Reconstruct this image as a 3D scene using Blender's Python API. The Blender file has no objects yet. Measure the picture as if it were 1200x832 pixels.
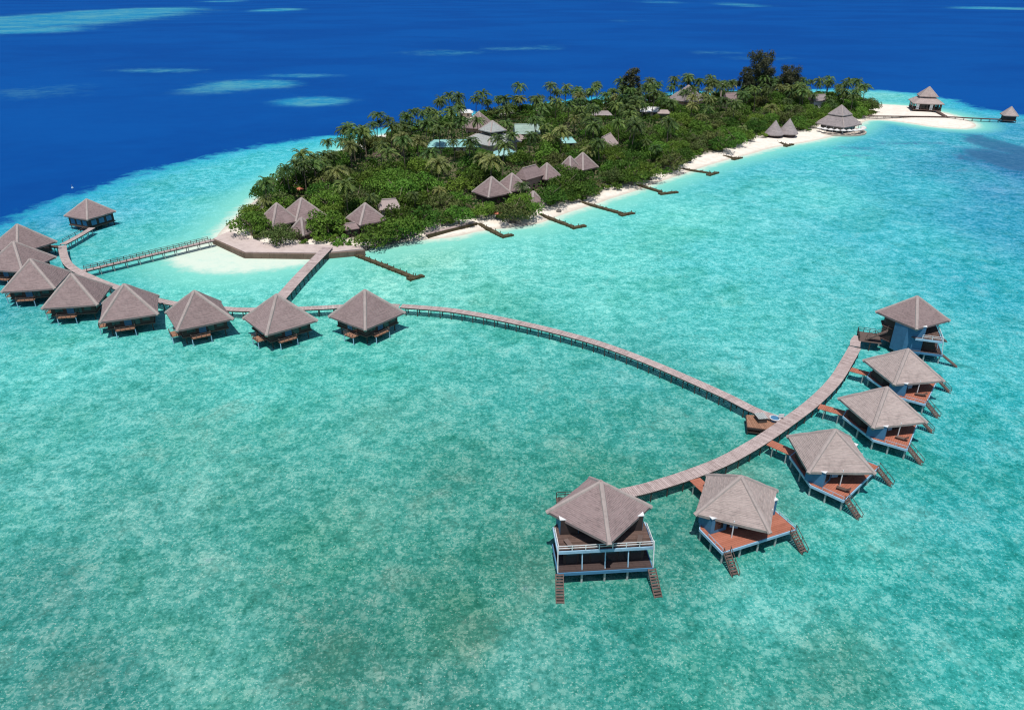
import bpy, math, random
import numpy as np
random.seed(7); rng = np.random.default_rng(11)
scene = bpy.context.scene
COL = scene.collection
PI = math.pi
# ------------------------------------------------------------------ survey
# Camera solved from the roof corners of the twelve nearest villas.
F_PX, PITCH, CAM_H, PW, PH = 877.28, math.radians(26.6887), 70.0, 1200, 832

def U(px, py, z=0.0):
    """ground position (x, y) of a measured photo point lying at height z"""
    a = (px - PW/2)/F_PX; b = (py - PH/2)/F_PX
    dy = math.cos(PITCH) - b*math.sin(PITCH); dz = -math.sin(PITCH) - b*math.cos(PITCH)
    t = (z - CAM_H)/dz
    return (a*t, dy*t)

def proj(x, y, z):
    d = y*math.cos(PITCH) + (CAM_H - z)*math.sin(PITCH)
    v = (CAM_H - z)*math.cos(PITCH) - y*math.sin(PITCH)
    return PW/2 + F_PX*x/d, PH/2 + F_PX*v/d, F_PX/d

def srgb(r, g, b):
    def c(u):
        u /= 255.0
        return u/12.92 if u <= .04045 else ((u + .055)/1.055)**2.4
    return (c(r), c(g), c(b))

# ------------------------------------------------------------------ mesh helpers
class MB:
    def __init__(s): s.v = []; s.f = []; s.var = []
    def quad(s, pts, var=None):
        n = len(s.v); s.v += [tuple(p) for p in pts]; s.f.append(tuple(range(n, n + len(pts))))
        s.var.append(random.random() if var is None else var)
    def prism(s, pts, z0, z1, var=None):
        a = sum(pts[i][0]*pts[(i+1) % len(pts)][1] - pts[(i+1) % len(pts)][0]*pts[i][1] for i in range(len(pts)))
        if a < 0: pts = pts[::-1]
        k = len(pts); n = len(s.v); vv = random.random() if var is None else var
        s.v += [(p[0], p[1], z0) for p in pts] + [(p[0], p[1], z1) for p in pts]
        s.f.append(tuple(range(n + k - 1, n - 1, -1))); s.f.append(tuple(range(n + k, n + 2*k)))
        for i in range(k):
            j = (i + 1) % k; s.f.append((n + i, n + j, n + k + j, n + k + i))
        s.var += [vv]*(k + 2)
    def box(s, x0, x1, y0, y1, z0, z1, var=None):
        s.prism([(x0, y0), (x1, y0), (x1, y1), (x0, y1)], z0, z1, var)
    def beam(s, p, q, w, h, var=None):
        """square-section bar from p to q; w sideways, h upward (centred)"""
        p = np.array(p, float); q = np.array(q, float); d = q - p; L = np.linalg.norm(d)
        if L < 1e-6: return
        d /= L; up = np.array((0, 0, 1.)) if abs(d[2]) < .95 else np.array((1., 0, 0))
        r = np.cross(d, up); r /= np.linalg.norm(r); u = np.cross(r, d)
        n = len(s.v); vv = random.random() if var is None else var
        for e in (p, q):
            for a, b in ((-1, -1), (1, -1), (1, 1), (-1, 1)): s.v.append(tuple(e + r*a*w/2 + u*b*h/2))
        for fc in ((3, 2, 1, 0), (4, 5, 6, 7), (0, 1, 5, 4), (1, 2, 6, 5), (2, 3, 7, 6), (3, 0, 4, 7)):
            s.f.append(tuple(n + i for i in fc)); s.var.append(vv)
    def tube(s, pts, radii, n=7):
        pts = [np.array(p, float) for p in pts]; base = len(s.v); vv = random.random()
        for i, p in enumerate(pts):
            d = pts[min(i+1, len(pts)-1)] - pts[max(i-1, 0)]; d /= np.linalg.norm(d) + 1e-9
            a = np.cross(d, (1, 0, 0)) if abs(d[0]) < .9 else np.cross(d, (0, 1, 0)); a /= np.linalg.norm(a); b = np.cross(d, a)
            for k in range(n):
                t = 2*PI*k/n; s.v.append(tuple(p + radii[i]*(math.cos(t)*a + math.sin(t)*b)))
        for i in range(len(pts) - 1):
            for k in range(n):
                s.f.append((base+i*n+k, base+i*n+(k+1) % n, base+(i+1)*n+(k+1) % n, base+(i+1)*n+k)); s.var.append(vv)
        s.f.append(tuple(base + (len(pts)-1)*n + k for k in range(n))); s.var.append(vv)
        s.f.append(tuple(base + k for k in reversed(range(n)))); s.var.append(vv)
    def mesh(s, name, mat):
        m = bpy.data.meshes.new(name); m.from_pydata(s.v, [], s.f); m.materials.append(mat)
        a = m.attributes.new('var', 'FLOAT', 'FACE'); a.data.foreach_set('value', np.array(s.var, np.float32))
        m.update(); return m
    def build(s, name, mat, parent=None): return link(name, s.mesh(name, mat), parent)

def link(name, data, parent=None):
    o = bpy.data.objects.new(name, data); COL.objects.link(o)
    if parent is not None: o.parent = parent
    return o
def tag(o, label=None, cat=None, group=None, kind=None):
    if label: o['label'] = label
    if cat: o['category'] = cat
    if group: o['group'] = group
    if kind: o['kind'] = kind
    return o
def thing(name, label, cat, loc=(0, 0, 0), rz=0.0, group=None):
    o = link(name, None); o.location = loc; o.rotation_euler = (0, 0, rz)
    return tag(o, label, cat, group)
def copy_tree(o, parent=None):
    c = o.copy(); COL.objects.link(c)
    if parent is not None: c.parent = parent
    for ch in list(o.children): copy_tree(ch, c)
    return c
def np_mesh(name, verts, quads, mat, var=None, smooth=False):
    m = bpy.data.meshes.new(name); nv, nq = len(verts), len(quads)
    m.vertices.add(nv); m.vertices.foreach_set('co', np.asarray(verts, np.float32).ravel())
    m.loops.add(nq*4); m.loops.foreach_set('vertex_index', np.asarray(quads, np.int32).ravel())
    m.polygons.add(nq); m.polygons.foreach_set('loop_start', np.arange(nq, dtype=np.int32)*4)
    m.materials.append(mat); m.update(calc_edges=True); m.validate()
    if var is not None:
        a = m.attributes.new('var', 'FLOAT', 'FACE'); a.data.foreach_set('value', np.asarray(var, np.float32))
    if smooth: m.polygons.foreach_set('use_smooth', np.ones(nq, bool))
    return m

# ------------------------------------------------------------------ materials
def new_mat(name):
    m = bpy.data.materials.new(name); m.use_nodes = True
    nt = m.node_tree; return m, nt, nt.nodes['Principled BSDF']
def N(nt, typ, **kw):
    n = nt.nodes.new(typ)
    for k, v in kw.items():
        if k == 'ins':
            for a, b in v.items(): n.inputs[a].default_value = b
        else: setattr(n, k, v)
    return n
def L(nt, a, b): nt.links.new(a, b)
def mixc(nt, fac, a, b, mode='MIX'):
    n = N(nt, 'ShaderNodeMix', data_type='RGBA', blend_type=mode); n.clamp_factor = True
    for sock, v in ((n.inputs[0], fac), (n.inputs[6], a), (n.inputs[7], b)):
        if hasattr(v, 'links'): L(nt, v, sock)
        else: sock.default_value = v if not isinstance(v, tuple) else (*v[:3], 1)
    return n.outputs[2]
def mapr(nt, v, a, b, c=0.0, d=1.0, smooth=True):
    n = N(nt, 'ShaderNodeMapRange', interpolation_type='SMOOTHSTEP' if smooth else 'LINEAR')
    L(nt, v, n.inputs[0]); n.inputs[1].default_value = a; n.inputs[2].default_value = b
    n.inputs[3].default_value = c; n.inputs[4].default_value = d
    return n.outputs[0]
def math_(nt, op, a, b=None):
    n = N(nt, 'ShaderNodeMath', operation=op)
    for i, v in enumerate((a, b)):
        if v is None: continue
        if hasattr(v, 'links'): L(nt, v, n.inputs[i])
        else: n.inputs[i].default_value = v
    return n.outputs[0]
def noise(nt, vec, scale, detail=4, rough=.55, dist=0.0):
    n = N(nt, 'ShaderNodeTexNoise', ins={'Scale': scale, 'Detail': detail, 'Roughness': rough, 'Distortion': dist})
    L(nt, vec, n.inputs['Vector']); return n.outputs['Fac']

def mat_var(name, c1, c2, rough=.85, nscale=3.0, stain=(0, 0, 0), stain_amt=.25, stretch=None, objrand=.0, spec=.2):
    """two tones picked by the per-face value, then noise wear over them"""
    m, nt, bs = new_mat(name)
    at = N(nt, 'ShaderNodeAttribute', attribute_name='var'); tc = N(nt, 'ShaderNodeTexCoord'); vec = tc.outputs['Object']
    if stretch:
        mp = N(nt, 'ShaderNodeMapping'); mp.inputs['Scale'].default_value = stretch; L(nt, vec, mp.inputs[0]); vec = mp.outputs[0]
    c = mixc(nt, at.outputs['Fac'], c1, c2)
    n1 = noise(nt, vec, nscale, 6, .65)
    c = mixc(nt, mapr(nt, n1, .42, .72, 0, stain_amt), c, stain)
    n2 = noise(nt, vec, nscale*.23, 3, .5)
    c = mixc(nt, mapr(nt, n2, .35, .7, .0, .35), c, tuple(min(1, u*1.35 + .01) for u in c1))
    if objrand:
        oi = N(nt, 'ShaderNodeObjectInfo'); h = N(nt, 'ShaderNodeHueSaturation'); L(nt, c, h.inputs['Color'])
        L(nt, mapr(nt, oi.outputs['Random'], 0, 1, 1 - objrand, 1 + objrand, False), h.inputs['Value']); c = h.outputs['Color']
    L(nt, c, bs.inputs['Base Color']); bs.inputs['Roughness'].default_value = rough; bs.inputs['Specular IOR Level'].default_value = spec
    return m
def mat_leaf(name, ca, cb, transl=.25, rand=.25, spec=.12, rough=.65):
    m, nt, bs = new_mat(name)
    at = N(nt, 'ShaderNodeAttribute', attribute_name='var'); oi = N(nt, 'ShaderNodeObjectInfo')
    c = mixc(nt, at.outputs['Fac'], ca, cb)
    h = N(nt, 'ShaderNodeHueSaturation'); L(nt, c, h.inputs['Color'])
    L(nt, mapr(nt, oi.outputs['Random'], 0, 1, 1 - rand, 1 + rand, False), h.inputs['Value'])
    L(nt, mapr(nt, math_(nt, 'FRACT', math_(nt, 'MULTIPLY', oi.outputs['Random'], 7.31)), 0, 1, .475, .515, False), h.inputs['Hue'])
    L(nt, h.outputs['Color'], bs.inputs['Base Color']); bs.inputs['Roughness'].default_value = rough; bs.inputs['Specular IOR Level'].default_value = spec
    tr = N(nt, 'ShaderNodeBsdfTranslucent'); L(nt, h.outputs['Color'], tr.inputs['Color'])
    mx = N(nt, 'ShaderNodeMixShader', ins={0: transl}); L(nt, bs.outputs[0], mx.inputs[1]); L(nt, tr.outputs[0], mx.inputs[2])
    L(nt, mx.outputs[0], nt.nodes['Material Output'].inputs['Surface'])
    return m

M = {}
M['thatch'] = mat_var('thatch_weathered', (.305, .245, .228), (.37, .302, .28), .95, 1.6, (.15, .12, .115), .45, objrand=.09)
M['thatch_mauve'] = mat_var('thatch_mauve', (.205, .150, .147), (.258, .194, .189), .95, 1.6, (.11, .085, .085), .45, objrand=.09)
M['thatch_grey'] = mat_var('thatch_grey', (.22, .19, .19), (.29, .25, .245), .95, 1.6, (.10, .09, .09), .45, objrand=.1)
M['ridge'] = mat_var('ridge_thatch', (.30, .25, .235), (.36, .305, .285), .95, 2.0, (.2, .16, .15), .5)  # paler than mauve roofs: own lighter thatch plus ridge highlight put into the colour
M['plank'] = mat_var('weathered_planks', (.335, .265, .250), (.46, .375, .355), .9, 1.3, (.15, .10, .09), .5)
M['plank_dark'] = mat_var('dark_planks', (.085, .055, .045), (.14, .09, .075), .9, 1.5, (.03, .02, .02), .4)
M['red_deck'] = mat_var('red_deck_boards', (.30, .108, .068), (.39, .148, .098), .8, 1.2, (.16, .055, .035), .45)
M['tan'] = mat_var('tan_boards', (.24, .125, .08), (.34, .185, .12), .85, 1.2, (.1, .06, .04), .45)
M['blue'] = mat_var('blue_painted_boards', (.046, .140, .250), (.066, .185, .315), .6, .9, (.035, .10, .18), .6)
M['pale_blue'] = mat_var('pale_blue_trim', (.26, .42, .56), (.36, .52, .64), .55, 2, (.12, .2, .28), .4)
M['white'] = mat_var('white_paint', (.58, .59, .60), (.68, .69, .69), .6, 1.5, (.34, .33, .31), .5)
M['post'] = mat_var('stilt_concrete', (.30, .32, .32), (.40, .42, .41), .85, 2, (.10, .12, .10), .5)
M['post_dark'] = mat_var('dark_timber_stilt', (.05, .045, .04), (.09, .075, .065), .9, 2, (.02, .02, .02), .4)
M['dark'] = mat_var('dark_timber_wall', (.045, .032, .03), (.075, .05, .045), .8, 2, (.02, .015, .015), .4)
M['glass'] = mat_var('dark_window_glass', (.015, .02, .025), (.02, .03, .035), .12, 1, (.01, .01, .01), .2, spec=.6)
M['stair'] = mat_var('brown_stair_timber', (.092, .066, .057), (.155, .112, .098), .9, 1.5, (.07, .045, .035), .5)
M['groyne'] = mat_var('algae_stained_timber', (.058, .044, .024), (.092, .070, .038), .95, .9, (.05, .055, .025), .6)
M['teal'] = mat_var('teal_sheet_roof', (.19, .40, .39), (.28, .50, .47), .5, .6, (.25, .33, .3), .45)
M['pale_roof'] = mat_var('pale_shingle_roof', (.27, .285, .275), (.35, .365, .35), .8, 1.0, (.2, .2, .19), .5)
M['green_roof'] = mat_var('grey_green_roof', (.24, .33, .29), (.31, .40, .35), .8, 1.0, (.14, .18, .15), .5)
M['white_roof'] = mat_var('white_sheet_roof', (.52, .52, .51), (.62, .62, .61), .5, .8, (.4, .38, .34), .35)
M['pink_wall'] = mat_var('pink_plaster', (.48, .31, .26), (.55, .36, .31), .9, .8, (.3, .2, .17), .4)
M['cream'] = mat_var('cream_plaster', (.36, .31, .265), (.43, .375, .32), .9, .8, (.33, .28, .24), .4)
M['paving'] = mat_var('pale_paving', (.44, .36, .33), (.52, .44, .40), .9, .5, (.26, .2, .18), .45)
M['seawall'] = mat_var('brown_seawall', (.14, .10, .075), (.18, .13, .10), .95, .7, (.06, .05, .04), .5)
M['rock'] = mat_var('dark_rock', (.10, .09, .085), (.18, .165, .15), .95, .6, (.04, .04, .035), .5)
M['parasol'] = mat_var('white_parasol_cloth', (.50, .48, .46), (.60, .58, .56), .8, 1, (.5, .47, .44), .3)
M['red_cloth'] = mat_var('red_parasol_cloth', (.42, .13, .08), (.48, .17, .11), .8, 1, (.4, .08, .05), .3)
M['bark'] = mat_var('palm_bark', (.16, .125, .095), (.22, .175, .13), .95, 3, (.07, .055, .04), .5)
M['palm'] = mat_leaf('palm_fronds', (.020, .056, .013), (.135, .208, .048), .25, .30, .2, .5)
M['palm_y'] = mat_leaf('yellow_palm_fronds', (.075, .105, .026), (.22, .24, .075), .22, .22, .2, .5)
M['broad'] = mat_leaf('broad_leaves', (.024, .070, .009), (.118, .215, .034), .28, .25)
M['bright'] = mat_leaf('bright_leaves', (.048, .125, .014), (.160, .285, .044), .25, .2)
M['olive'] = mat_leaf('olive_leaves', (.050, .076, .020), (.140, .180, .052), .2, .2)
M['pine'] = mat_leaf('casuarina_needles', (.038, .050, .026), (.085, .092, .050), .2, .1)
M['under'] = mat_leaf('undergrowth_leaves', (.014, .042, .007), (.062, .120, .020), .2, .0)
M['dry'] = mat_leaf('dry_leaves', (.28, .19, .17), (.40, .29, .26), .15, .15)

# ------------------------------------------------------------------ polygons of the place
def poly(pts, z=0): return np.array([U(a, b, z) for a, b in pts])
def sdist(P, V):
    """signed distance of points P to polygon V, negative inside"""
    d = np.full(len(P), 1e12); ins = np.zeros(len(P), bool)
    for i in range(len(V)):
        a, b = V[i], V[(i+1) % len(V)]; e = b - a; w = P - a
        t = np.clip((w@e)/(e@e + 1e-12), 0, 1); q = w - t[:, None]*e
        d = np.minimum(d, (q*q).sum(1))
        c = (a[1] <= P[:, 1]) != (b[1] <= P[:, 1])
        xs = a[0] + (P[:, 1] - a[1])*e[0]/(e[1] if abs(e[1]) > 1e-12 else 1e-12)
        ins ^= c & (P[:, 0] < xs)
    return np.where(ins, -1, 1)*np.sqrt(d)
def smooth_poly(V, it=2):
    for _ in range(it):
        W = []
        for i in range(len(V)):
            a, b = V[i], V[(i+1) % len(V)]; W += [.75*a + .25*b, .25*a + .75*b]
        V = np.array(W)
    return V
LAND = smooth_poly(poly([(250, 282), (262, 267), (285, 246), (310, 226), (335, 208), (365, 192), (400, 177), (440, 160), (480, 152), (530, 139), (600, 131),
    (700, 122), (800, 116), (900, 112), (985, 114), (1007, 121), (1040, 123), (1072, 125), (1107, 132), (1135, 141), (1146, 147), (1138, 152), (1098, 150),
    (1050, 142), (1016, 140), (1003, 150), (985, 158), (960, 164), (940, 168), (905, 173), (880, 181), (850, 188), (830, 194), (795, 206), (765, 216),
    (745, 224), (715, 233), (700, 239), (672, 247), (650, 255), (630, 263), (590, 268), (560, 271), (535, 278), (500, 281), (470, 284), (430, 292), (375, 296), (286, 295)]))
VEG = poly([(277, 271), (290, 258), (310, 241), (332, 226), (354, 213), (384, 197), (412, 184), (464, 165), (480, 158.5), (530, 144), (600, 135.5), (660, 128), (740, 121.5),
    (800, 118), (880, 114.5), (960, 115.5), (996, 119), (1010, 128), (1013, 137), (1000, 139), (985, 139), (960, 141), (953, 153), (937, 157), (915, 155), (898, 157), (886, 165), (866, 170),
    (849, 179), (823, 185), (794, 194), (775, 206), (746, 216), (720, 220), (698, 233), (672, 238), (650, 240), (633, 246), (618, 258), (585, 257), (565, 260),
    (544, 258), (520, 265), (481, 275), (457, 277), (418, 286), (370, 284), (310, 282)])
REEF = np.vstack([poly([(-420, 420), (-250, 345), (-90, 285), (0, 264), (60, 238), (110, 224), (150, 209), (200, 196), (250, 184), (300, 173), (380, 161), (460, 150), (560, 132),
    (700, 114), (850, 107), (985, 105), (1040, 107), (1072, 110), (1112, 117), (1142, 127), (1174, 133), (1215, 138), (1300, 150), (1500, 185), (1800, 235)]),
    np.array([(600, 40), (500, -500), (-500, -500), (-400, 60)])])
SHOAL = smooth_poly(poly([(206, 301), (228, 289), (252, 281), (286, 295), (330, 297), (372, 297), (360, 306), (320, 312), (270, 317), (225, 313)]))

# ------------------------------------------------------------------ water
def build_water():
    ang = np.concatenate([np.arange(-180, -56, 4.0), np.arange(-56, 56, .25), np.arange(56, 180, 4.0)])
    r = [2.0]
    while r[-1] < 40000:
        q = r[-1]; r.append(q + (4 if q < 30 else max(.5, q*.0075) if q < 900 else q*.035))
    r = np.array(r); A, R = np.meshgrid(np.radians(ang), r)
    X = R*np.sin(A); Y = R*np.cos(A); nr, na = X.shape
    P = np.stack([X.ravel(), Y.ravel()], 1); V = np.concatenate([P, np.zeros((len(P), 1))], 1)
    i = np.arange(nr - 1)[:, None]*na; j = np.arange(na)[None, :]; j2 = (j + 1) % na
    Q = np.stack([i + j, i + j2, i + na + j2, i + na + j], -1).reshape(-1, 4)
    deep = sdist(P, REEF); shore = np.minimum(sdist(P, LAND), np.maximum(sdist(P, SHOAL) - .8, -.9))
    # bed colours surveyed over the lagoon: position in the photo, apparent colour
    S = [(100, 815, 62, 152, 142), (250, 790, 92, 182, 168), (50, 700, 66, 160, 150), (180, 690, 84, 176, 162), (400, 750, 62, 148, 132), (520, 820, 62, 150, 136), (300, 600, 78, 176, 162),
         (150, 600, 80, 178, 166), (30, 580, 90, 192, 182), (100, 500, 88, 196, 186), (60, 430, 92, 210, 202), (450, 500, 76, 182, 168), (300, 450, 86, 204, 192), (430, 430, 82, 202, 188),
         (600, 660, 62, 154, 136), (545, 735, 66, 148, 126), (610, 785, 88, 178, 165), (720, 770, 62, 165, 153), (900, 700, 80, 192, 182), (1000, 650, 64, 188, 178), (1100, 700, 58, 178, 172),
         (1150, 600, 54, 182, 182), (1160, 790, 66, 188, 180), (980, 790, 66, 165, 150), (830, 790, 64, 170, 155), (1150, 450, 54, 192, 200), (1150, 520, 54, 186, 190), (1170, 330, 46, 186, 204),
         (1180, 260, 44, 170, 202), (1060, 280, 64, 198, 212), (960, 320, 78, 204, 208), (850, 300, 88, 214, 214), (850, 370, 88, 210, 206), (700, 300, 105, 224, 214), (700, 350, 98, 216, 206),
         (550, 330, 112, 220, 204), (620, 450, 74, 188, 178), (540, 560, 68, 166, 150), (750, 500, 66, 174, 163), (700, 560, 62, 160, 142), (850, 590, 56, 150, 132), (780, 640, 58, 152, 138),
         (930, 400, 86, 206, 204), (1000, 420, 74, 198, 198), (1080, 220, 56, 190, 210), (950, 230, 92, 216, 218), (980, 185, 78, 208, 216), (1050, 172, 58, 186, 208), (1130, 165, 52, 180, 206), (1140, 205, 50, 170, 200),
         (1175, 185, 38, 140, 190), (1195, 200, 36, 135, 188), (1180, 225, 44, 160, 198), (1160, 150, 46, 165, 204), (250, 238, 104, 220, 220), (205, 228, 74, 206, 218), (130, 240, 62, 192, 212), (60, 250, 48, 164, 200),
         (150, 292, 84, 206, 206), (200, 275, 90, 212, 212), (450, 330, 122, 226, 208), (340, 335, 110, 224, 212), (240, 335, 108, 226, 212), (150, 330, 84, 206, 200), (350, 182, 64, 206, 220), (300, 200, 72, 210, 220),
         (420, 165, 70, 208, 218), (1030, 112, 110, 216, 214), (1070, 117, 92, 212, 216), (1120, 126, 60, 192, 216), (500, 300, 140, 228, 206), (20, 340, 60, 180, 190), (-60, 330, 50, 160, 190), (-100, 600, 80, 180, 170), (1300, 600, 55, 180, 180), (1300, 300, 44, 160, 195),
         (600, 950, 66, 150, 135), (100, 950, 66, 155, 142), (1100, 950, 66, 170, 160), (380, 640, 70, 166, 146), (230, 520, 82, 188, 174), (1050, 560, 60, 186, 184), (600, 300, 116, 226, 214), (780, 260, 108, 226, 218), (620, 390, 82, 200, 190), (740, 430, 78, 190, 184)]
    sp = np.array([U(a, b) for a, b, *_ in S]); sc = np.array([c for *_, c in [(s[0], s[1], s[2:]) for s in S]], float)
    def warp(p):
        rr = np.hypot(p[:, 0], p[:, 1]) + 1; return np.stack([np.arctan2(p[:, 0], p[:, 1])*1.6, np.log(rr)*1.25], 1)
    pw, sw = warp(P), warp(sp); acc = np.zeros((len(P), 3)); wt = np.zeros(len(P))
    for k in range(len(S)):
        w = 1/(((pw - sw[k])**2).sum(1) + 4e-4)**1.6; acc += w[:, None]*sc[k]; wt += w
    c = acc/wt[:, None]/255; c = c*.965 + .018; lin = np.where(c <= .04045, c/12.92, ((c + .055)/1.055)**2.4)/K_EXPO
    col = np.concatenate([lin, np.ones((len(P), 1))], 1).astype(np.float32)
    # pale shoals far out, and brown weed beds in the lagoon: ellipses on the bed
    def blobs(B):
        out = np.zeros(len(P))
        for px, py, rx, ry, s in B:
            cx, cy = U(px, py); ax = abs(U(px + rx, py)[0] - cx); ay = abs(U(px, py - ry)[1] - U(px, py + ry)[1])/2
            q = ((P[:, 0] - cx)/ax)**2 + ((P[:, 1] - cy)/ay)**2; out = np.maximum(out, s*np.exp(-q**1.5))
        return out
    shoal = blobs([(60, 23, 120, 15, 1.0), (150, 14, 75, 6, 1.0), (30, 36, 70, 5, .9), (295, 99, 60, 6, .95), (255, 104, 50, 7, .6), (365, 119, 48, 6, 1.0), (190, 83, 60, 3.5, .5), (350, 89, 50, 3, .55), (325, 12, 32, 2.2, .9), (262, 2, 30, 1, .8),
        (525, 62, 55, 4, .45), (600, 57, 50, 3, .4), (640, 56, 30, 4, .4), (1165, 10, 50, 2, .95), (868, 6, 30, 3, .6), (775, 3, 30, 2, .5), (890, 68, 60, 3, .3), (840, 62, 40, 3, .3), (45, 108, 70, 12, .3), (735, 25, 30, 2, .3)])
    weed = blobs([(545, 735, 50, 22, .75), (600, 655, 70, 34, .8), (400, 770, 110, 45, .75), (640, 590, 40, 26, .5), (850, 600, 70, 26, .6), (740, 690, 60, 26, .5), (330, 690, 80, 40, .5), (540, 560, 60, 30, .6), (90, 770, 60, 50, .55),
        (230, 520, 90, 35, .4), (980, 800, 80, 35, .5), (480, 680, 60, 30, .5), (250, 480, 60, 22, .3), (60, 650, 60, 40, .45), (1130, 690, 40, 16, .35), (640, 470, 70, 22, .35), (450, 580, 80, 22, .4), (1085, 640, 60, 10, .25), (690, 800, 60, 25, .4)])
    coral = blobs([(1165, 170, 26, 12, .9), (1178, 188, 34, 16, 1.0), (1195, 178, 24, 26, .9), (1135, 186, 20, 6, .55), (1060, 168, 60, 2.5, .5), (1000, 174, 40, 3, .45), (1110, 200, 50, 4, .3), (1140, 330, 30, 5, .3), (1000, 182, 30, 3, .4), (120, 216, 70, 5, .35), (220, 186, 80, 4, .35), (330, 168, 60, 3, .3)])
    m = np_mesh('water', V, Q, water_mat())
    a = m.attributes.new('bed', 'FLOAT_COLOR', 'POINT'); a.data.foreach_set('color', col.ravel())
    for nm, arr in (('deep', deep), ('shore', shore), ('shoal', shoal), ('weed', weed), ('coral', coral)):
        a = m.attributes.new(nm, 'FLOAT', 'POINT'); a.data.foreach_set('value', np.clip(arr, -500, 500).astype(np.float32))
    tag(link('water', m), kind='structure')

K_EXPO = 1.63
def water_mat():
    m, nt, bs = new_mat('sea_water')
    geo = N(nt, 'ShaderNodeNewGeometry'); pos = geo.outputs['Position']
    at = lambda n: N(nt, 'ShaderNodeAttribute', attribute_name=n)
    bed = at('bed').outputs['Color']; deep = at('deep').outputs['Fac']; shore = at('shore').outputs['Fac']; shoal = at('shoal').outputs['Fac']; weed = at('weed').outputs['Fac']; coral = at('coral').outputs['Fac']
    n_big = noise(nt, pos, .035, 5, .65, .8); n_mid = noise(nt, pos, .30, 6, .72, .3); n_sm = noise(nt, pos, .75, 6, .78, .25); n_fine = noise(nt, pos, 2.1, 4, .7)
    n_patch = noise(nt, pos, .11, 7, .7, .5)
    # coral heads and sand pockets: darker and lighter bed
    mix1 = math_(nt, 'ADD', math_(nt, 'MULTIPLY', n_mid, .28), math_(nt, 'ADD', math_(nt, 'MULTIPLY', n_sm, .36), math_(nt, 'MULTIPLY', n_fine, .36)))
    dark = mapr(nt, mix1, .497, .450, 0, 1); light = mapr(nt, mix1, .512, .552, 0, 1)
    near_sh = mapr(nt, shore, 2, 32, .35, 1)
    c = mixc(nt, math_(nt, 'MULTIPLY', dark, math_(nt, 'MULTIPLY', near_sh, .66)), bed, mixc(nt, 1.0, bed, (.36, .57, .55), 'MULTIPLY'))
    lt = mixc(nt, 1.0, mixc(nt, 1.0, bed, (1.34, 1.22, 1.20), 'MULTIPLY'), (.085, .060, .055), 'ADD')
    c = mixc(nt, math_(nt, 'MULTIPLY', light, .85), c, lt)
    # bright sand pockets and dark coral heads, one per cell
    vo = N(nt, 'ShaderNodeTexVoronoi', ins={'Scale': 1.05, 'Randomness': 1.0}); L(nt, mixc(nt, .12, pos, N(nt, 'ShaderNodeTexNoise', ins={'Scale': 1.4}).outputs['Color'], 'ADD'), vo.inputs['Vector'])
    vr = N(nt, 'ShaderNodeSeparateColor'); L(nt, vo.outputs['Color'], vr.inputs[0])
    blob = mapr(nt, vo.outputs['Distance'], .58, .22, 0, 1)
    spot_l = math_(nt, 'MULTIPLY', blob, mapr(nt, math_(nt, 'ADD', vr.outputs[0], math_(nt, 'MULTIPLY', n_patch, 1.2)), 1.22, 1.40, 0, .55))
    spot_d = math_(nt, 'MULTIPLY', blob, mapr(nt, math_(nt, 'SUBTRACT', vr.outputs[1], math_(nt, 'MULTIPLY', n_patch, 1.2)), .10, .30, 0, .4))
    c = mixc(nt, math_(nt, 'MULTIPLY', spot_d, near_sh), c, mixc(nt, 1.0, c, (.50, .66, .60), 'MULTIPLY'))
    c = mixc(nt, math_(nt, 'MULTIPLY', spot_l, near_sh), c, lt)
    fk = noise(nt, pos, 3.4, 2, .6, .2); fk2 = noise(nt, pos, 2.4, 2, .6, .2)
    c = mixc(nt, math_(nt, 'MULTIPLY', mapr(nt, math_(nt, 'ADD', math_(nt, 'MULTIPLY', fk, .7), math_(nt, 'MULTIPLY', n_mid, .3)), .575, .625, 0, .9), near_sh), c, mixc(nt, 1.0, mixc(nt, 1.0, bed, (1.5, 1.26, 1.24), 'MULTIPLY'), (.17, .11, .10), 'ADD'))
    c = mixc(nt, math_(nt, 'MULTIPLY', mapr(nt, math_(nt, 'ADD', math_(nt, 'MULTIPLY', fk2, .65), math_(nt, 'MULTIPLY', n_mid, .35)), .435, .375, 0, .7), near_sh), c, mixc(nt, 1.0, c, (.48, .66, .62), 'MULTIPLY'))
    big = mapr(nt, n_patch, .49, .37, 0, .62)
    c = mixc(nt, math_(nt, 'MULTIPLY', big, near_sh), c, mixc(nt, 1.0, c, (.62, .82, .76), 'MULTIPLY'))
    big2 = mapr(nt, n_patch, .52, .64, 0, .62)
    c = mixc(nt, math_(nt, 'MULTIPLY', big2, near_sh), c, mixc(nt, 1.0, mixc(nt, 1.0, c, (1.22, 1.12, 1.1), 'MULTIPLY'), (.05, .03, .028), 'ADD'))
    bl = mapr(nt, n_big, .53, .66, 0, .55); c = mixc(nt, math_(nt, 'MULTIPLY', bl, near_sh), c, mixc(nt, 1.0, mixc(nt, 1.0, c, (1.2, 1.13, 1.12), 'MULTIPLY'), (.04, .03, .028), 'ADD'))
    bd = mapr(nt, n_big, .47, .34, 0, .6); c = mixc(nt, math_(nt, 'MULTIPLY', bd, near_sh), c, mixc(nt, 1.0, c, (.70, .84, .76), 'MULTIPLY'))
    wn = math_(nt, 'ADD', math_(nt, 'MULTIPLY', n_patch, .55), math_(nt, 'ADD', math_(nt, 'MULTIPLY', n_mid, .25), math_(nt, 'MULTIPLY', n_sm, .20)))
    wd = mapr(nt, math_(nt, 'ADD', math_(nt, 'MULTIPLY', weed, .20), wn),   .55, .69, 0, 1)
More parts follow.
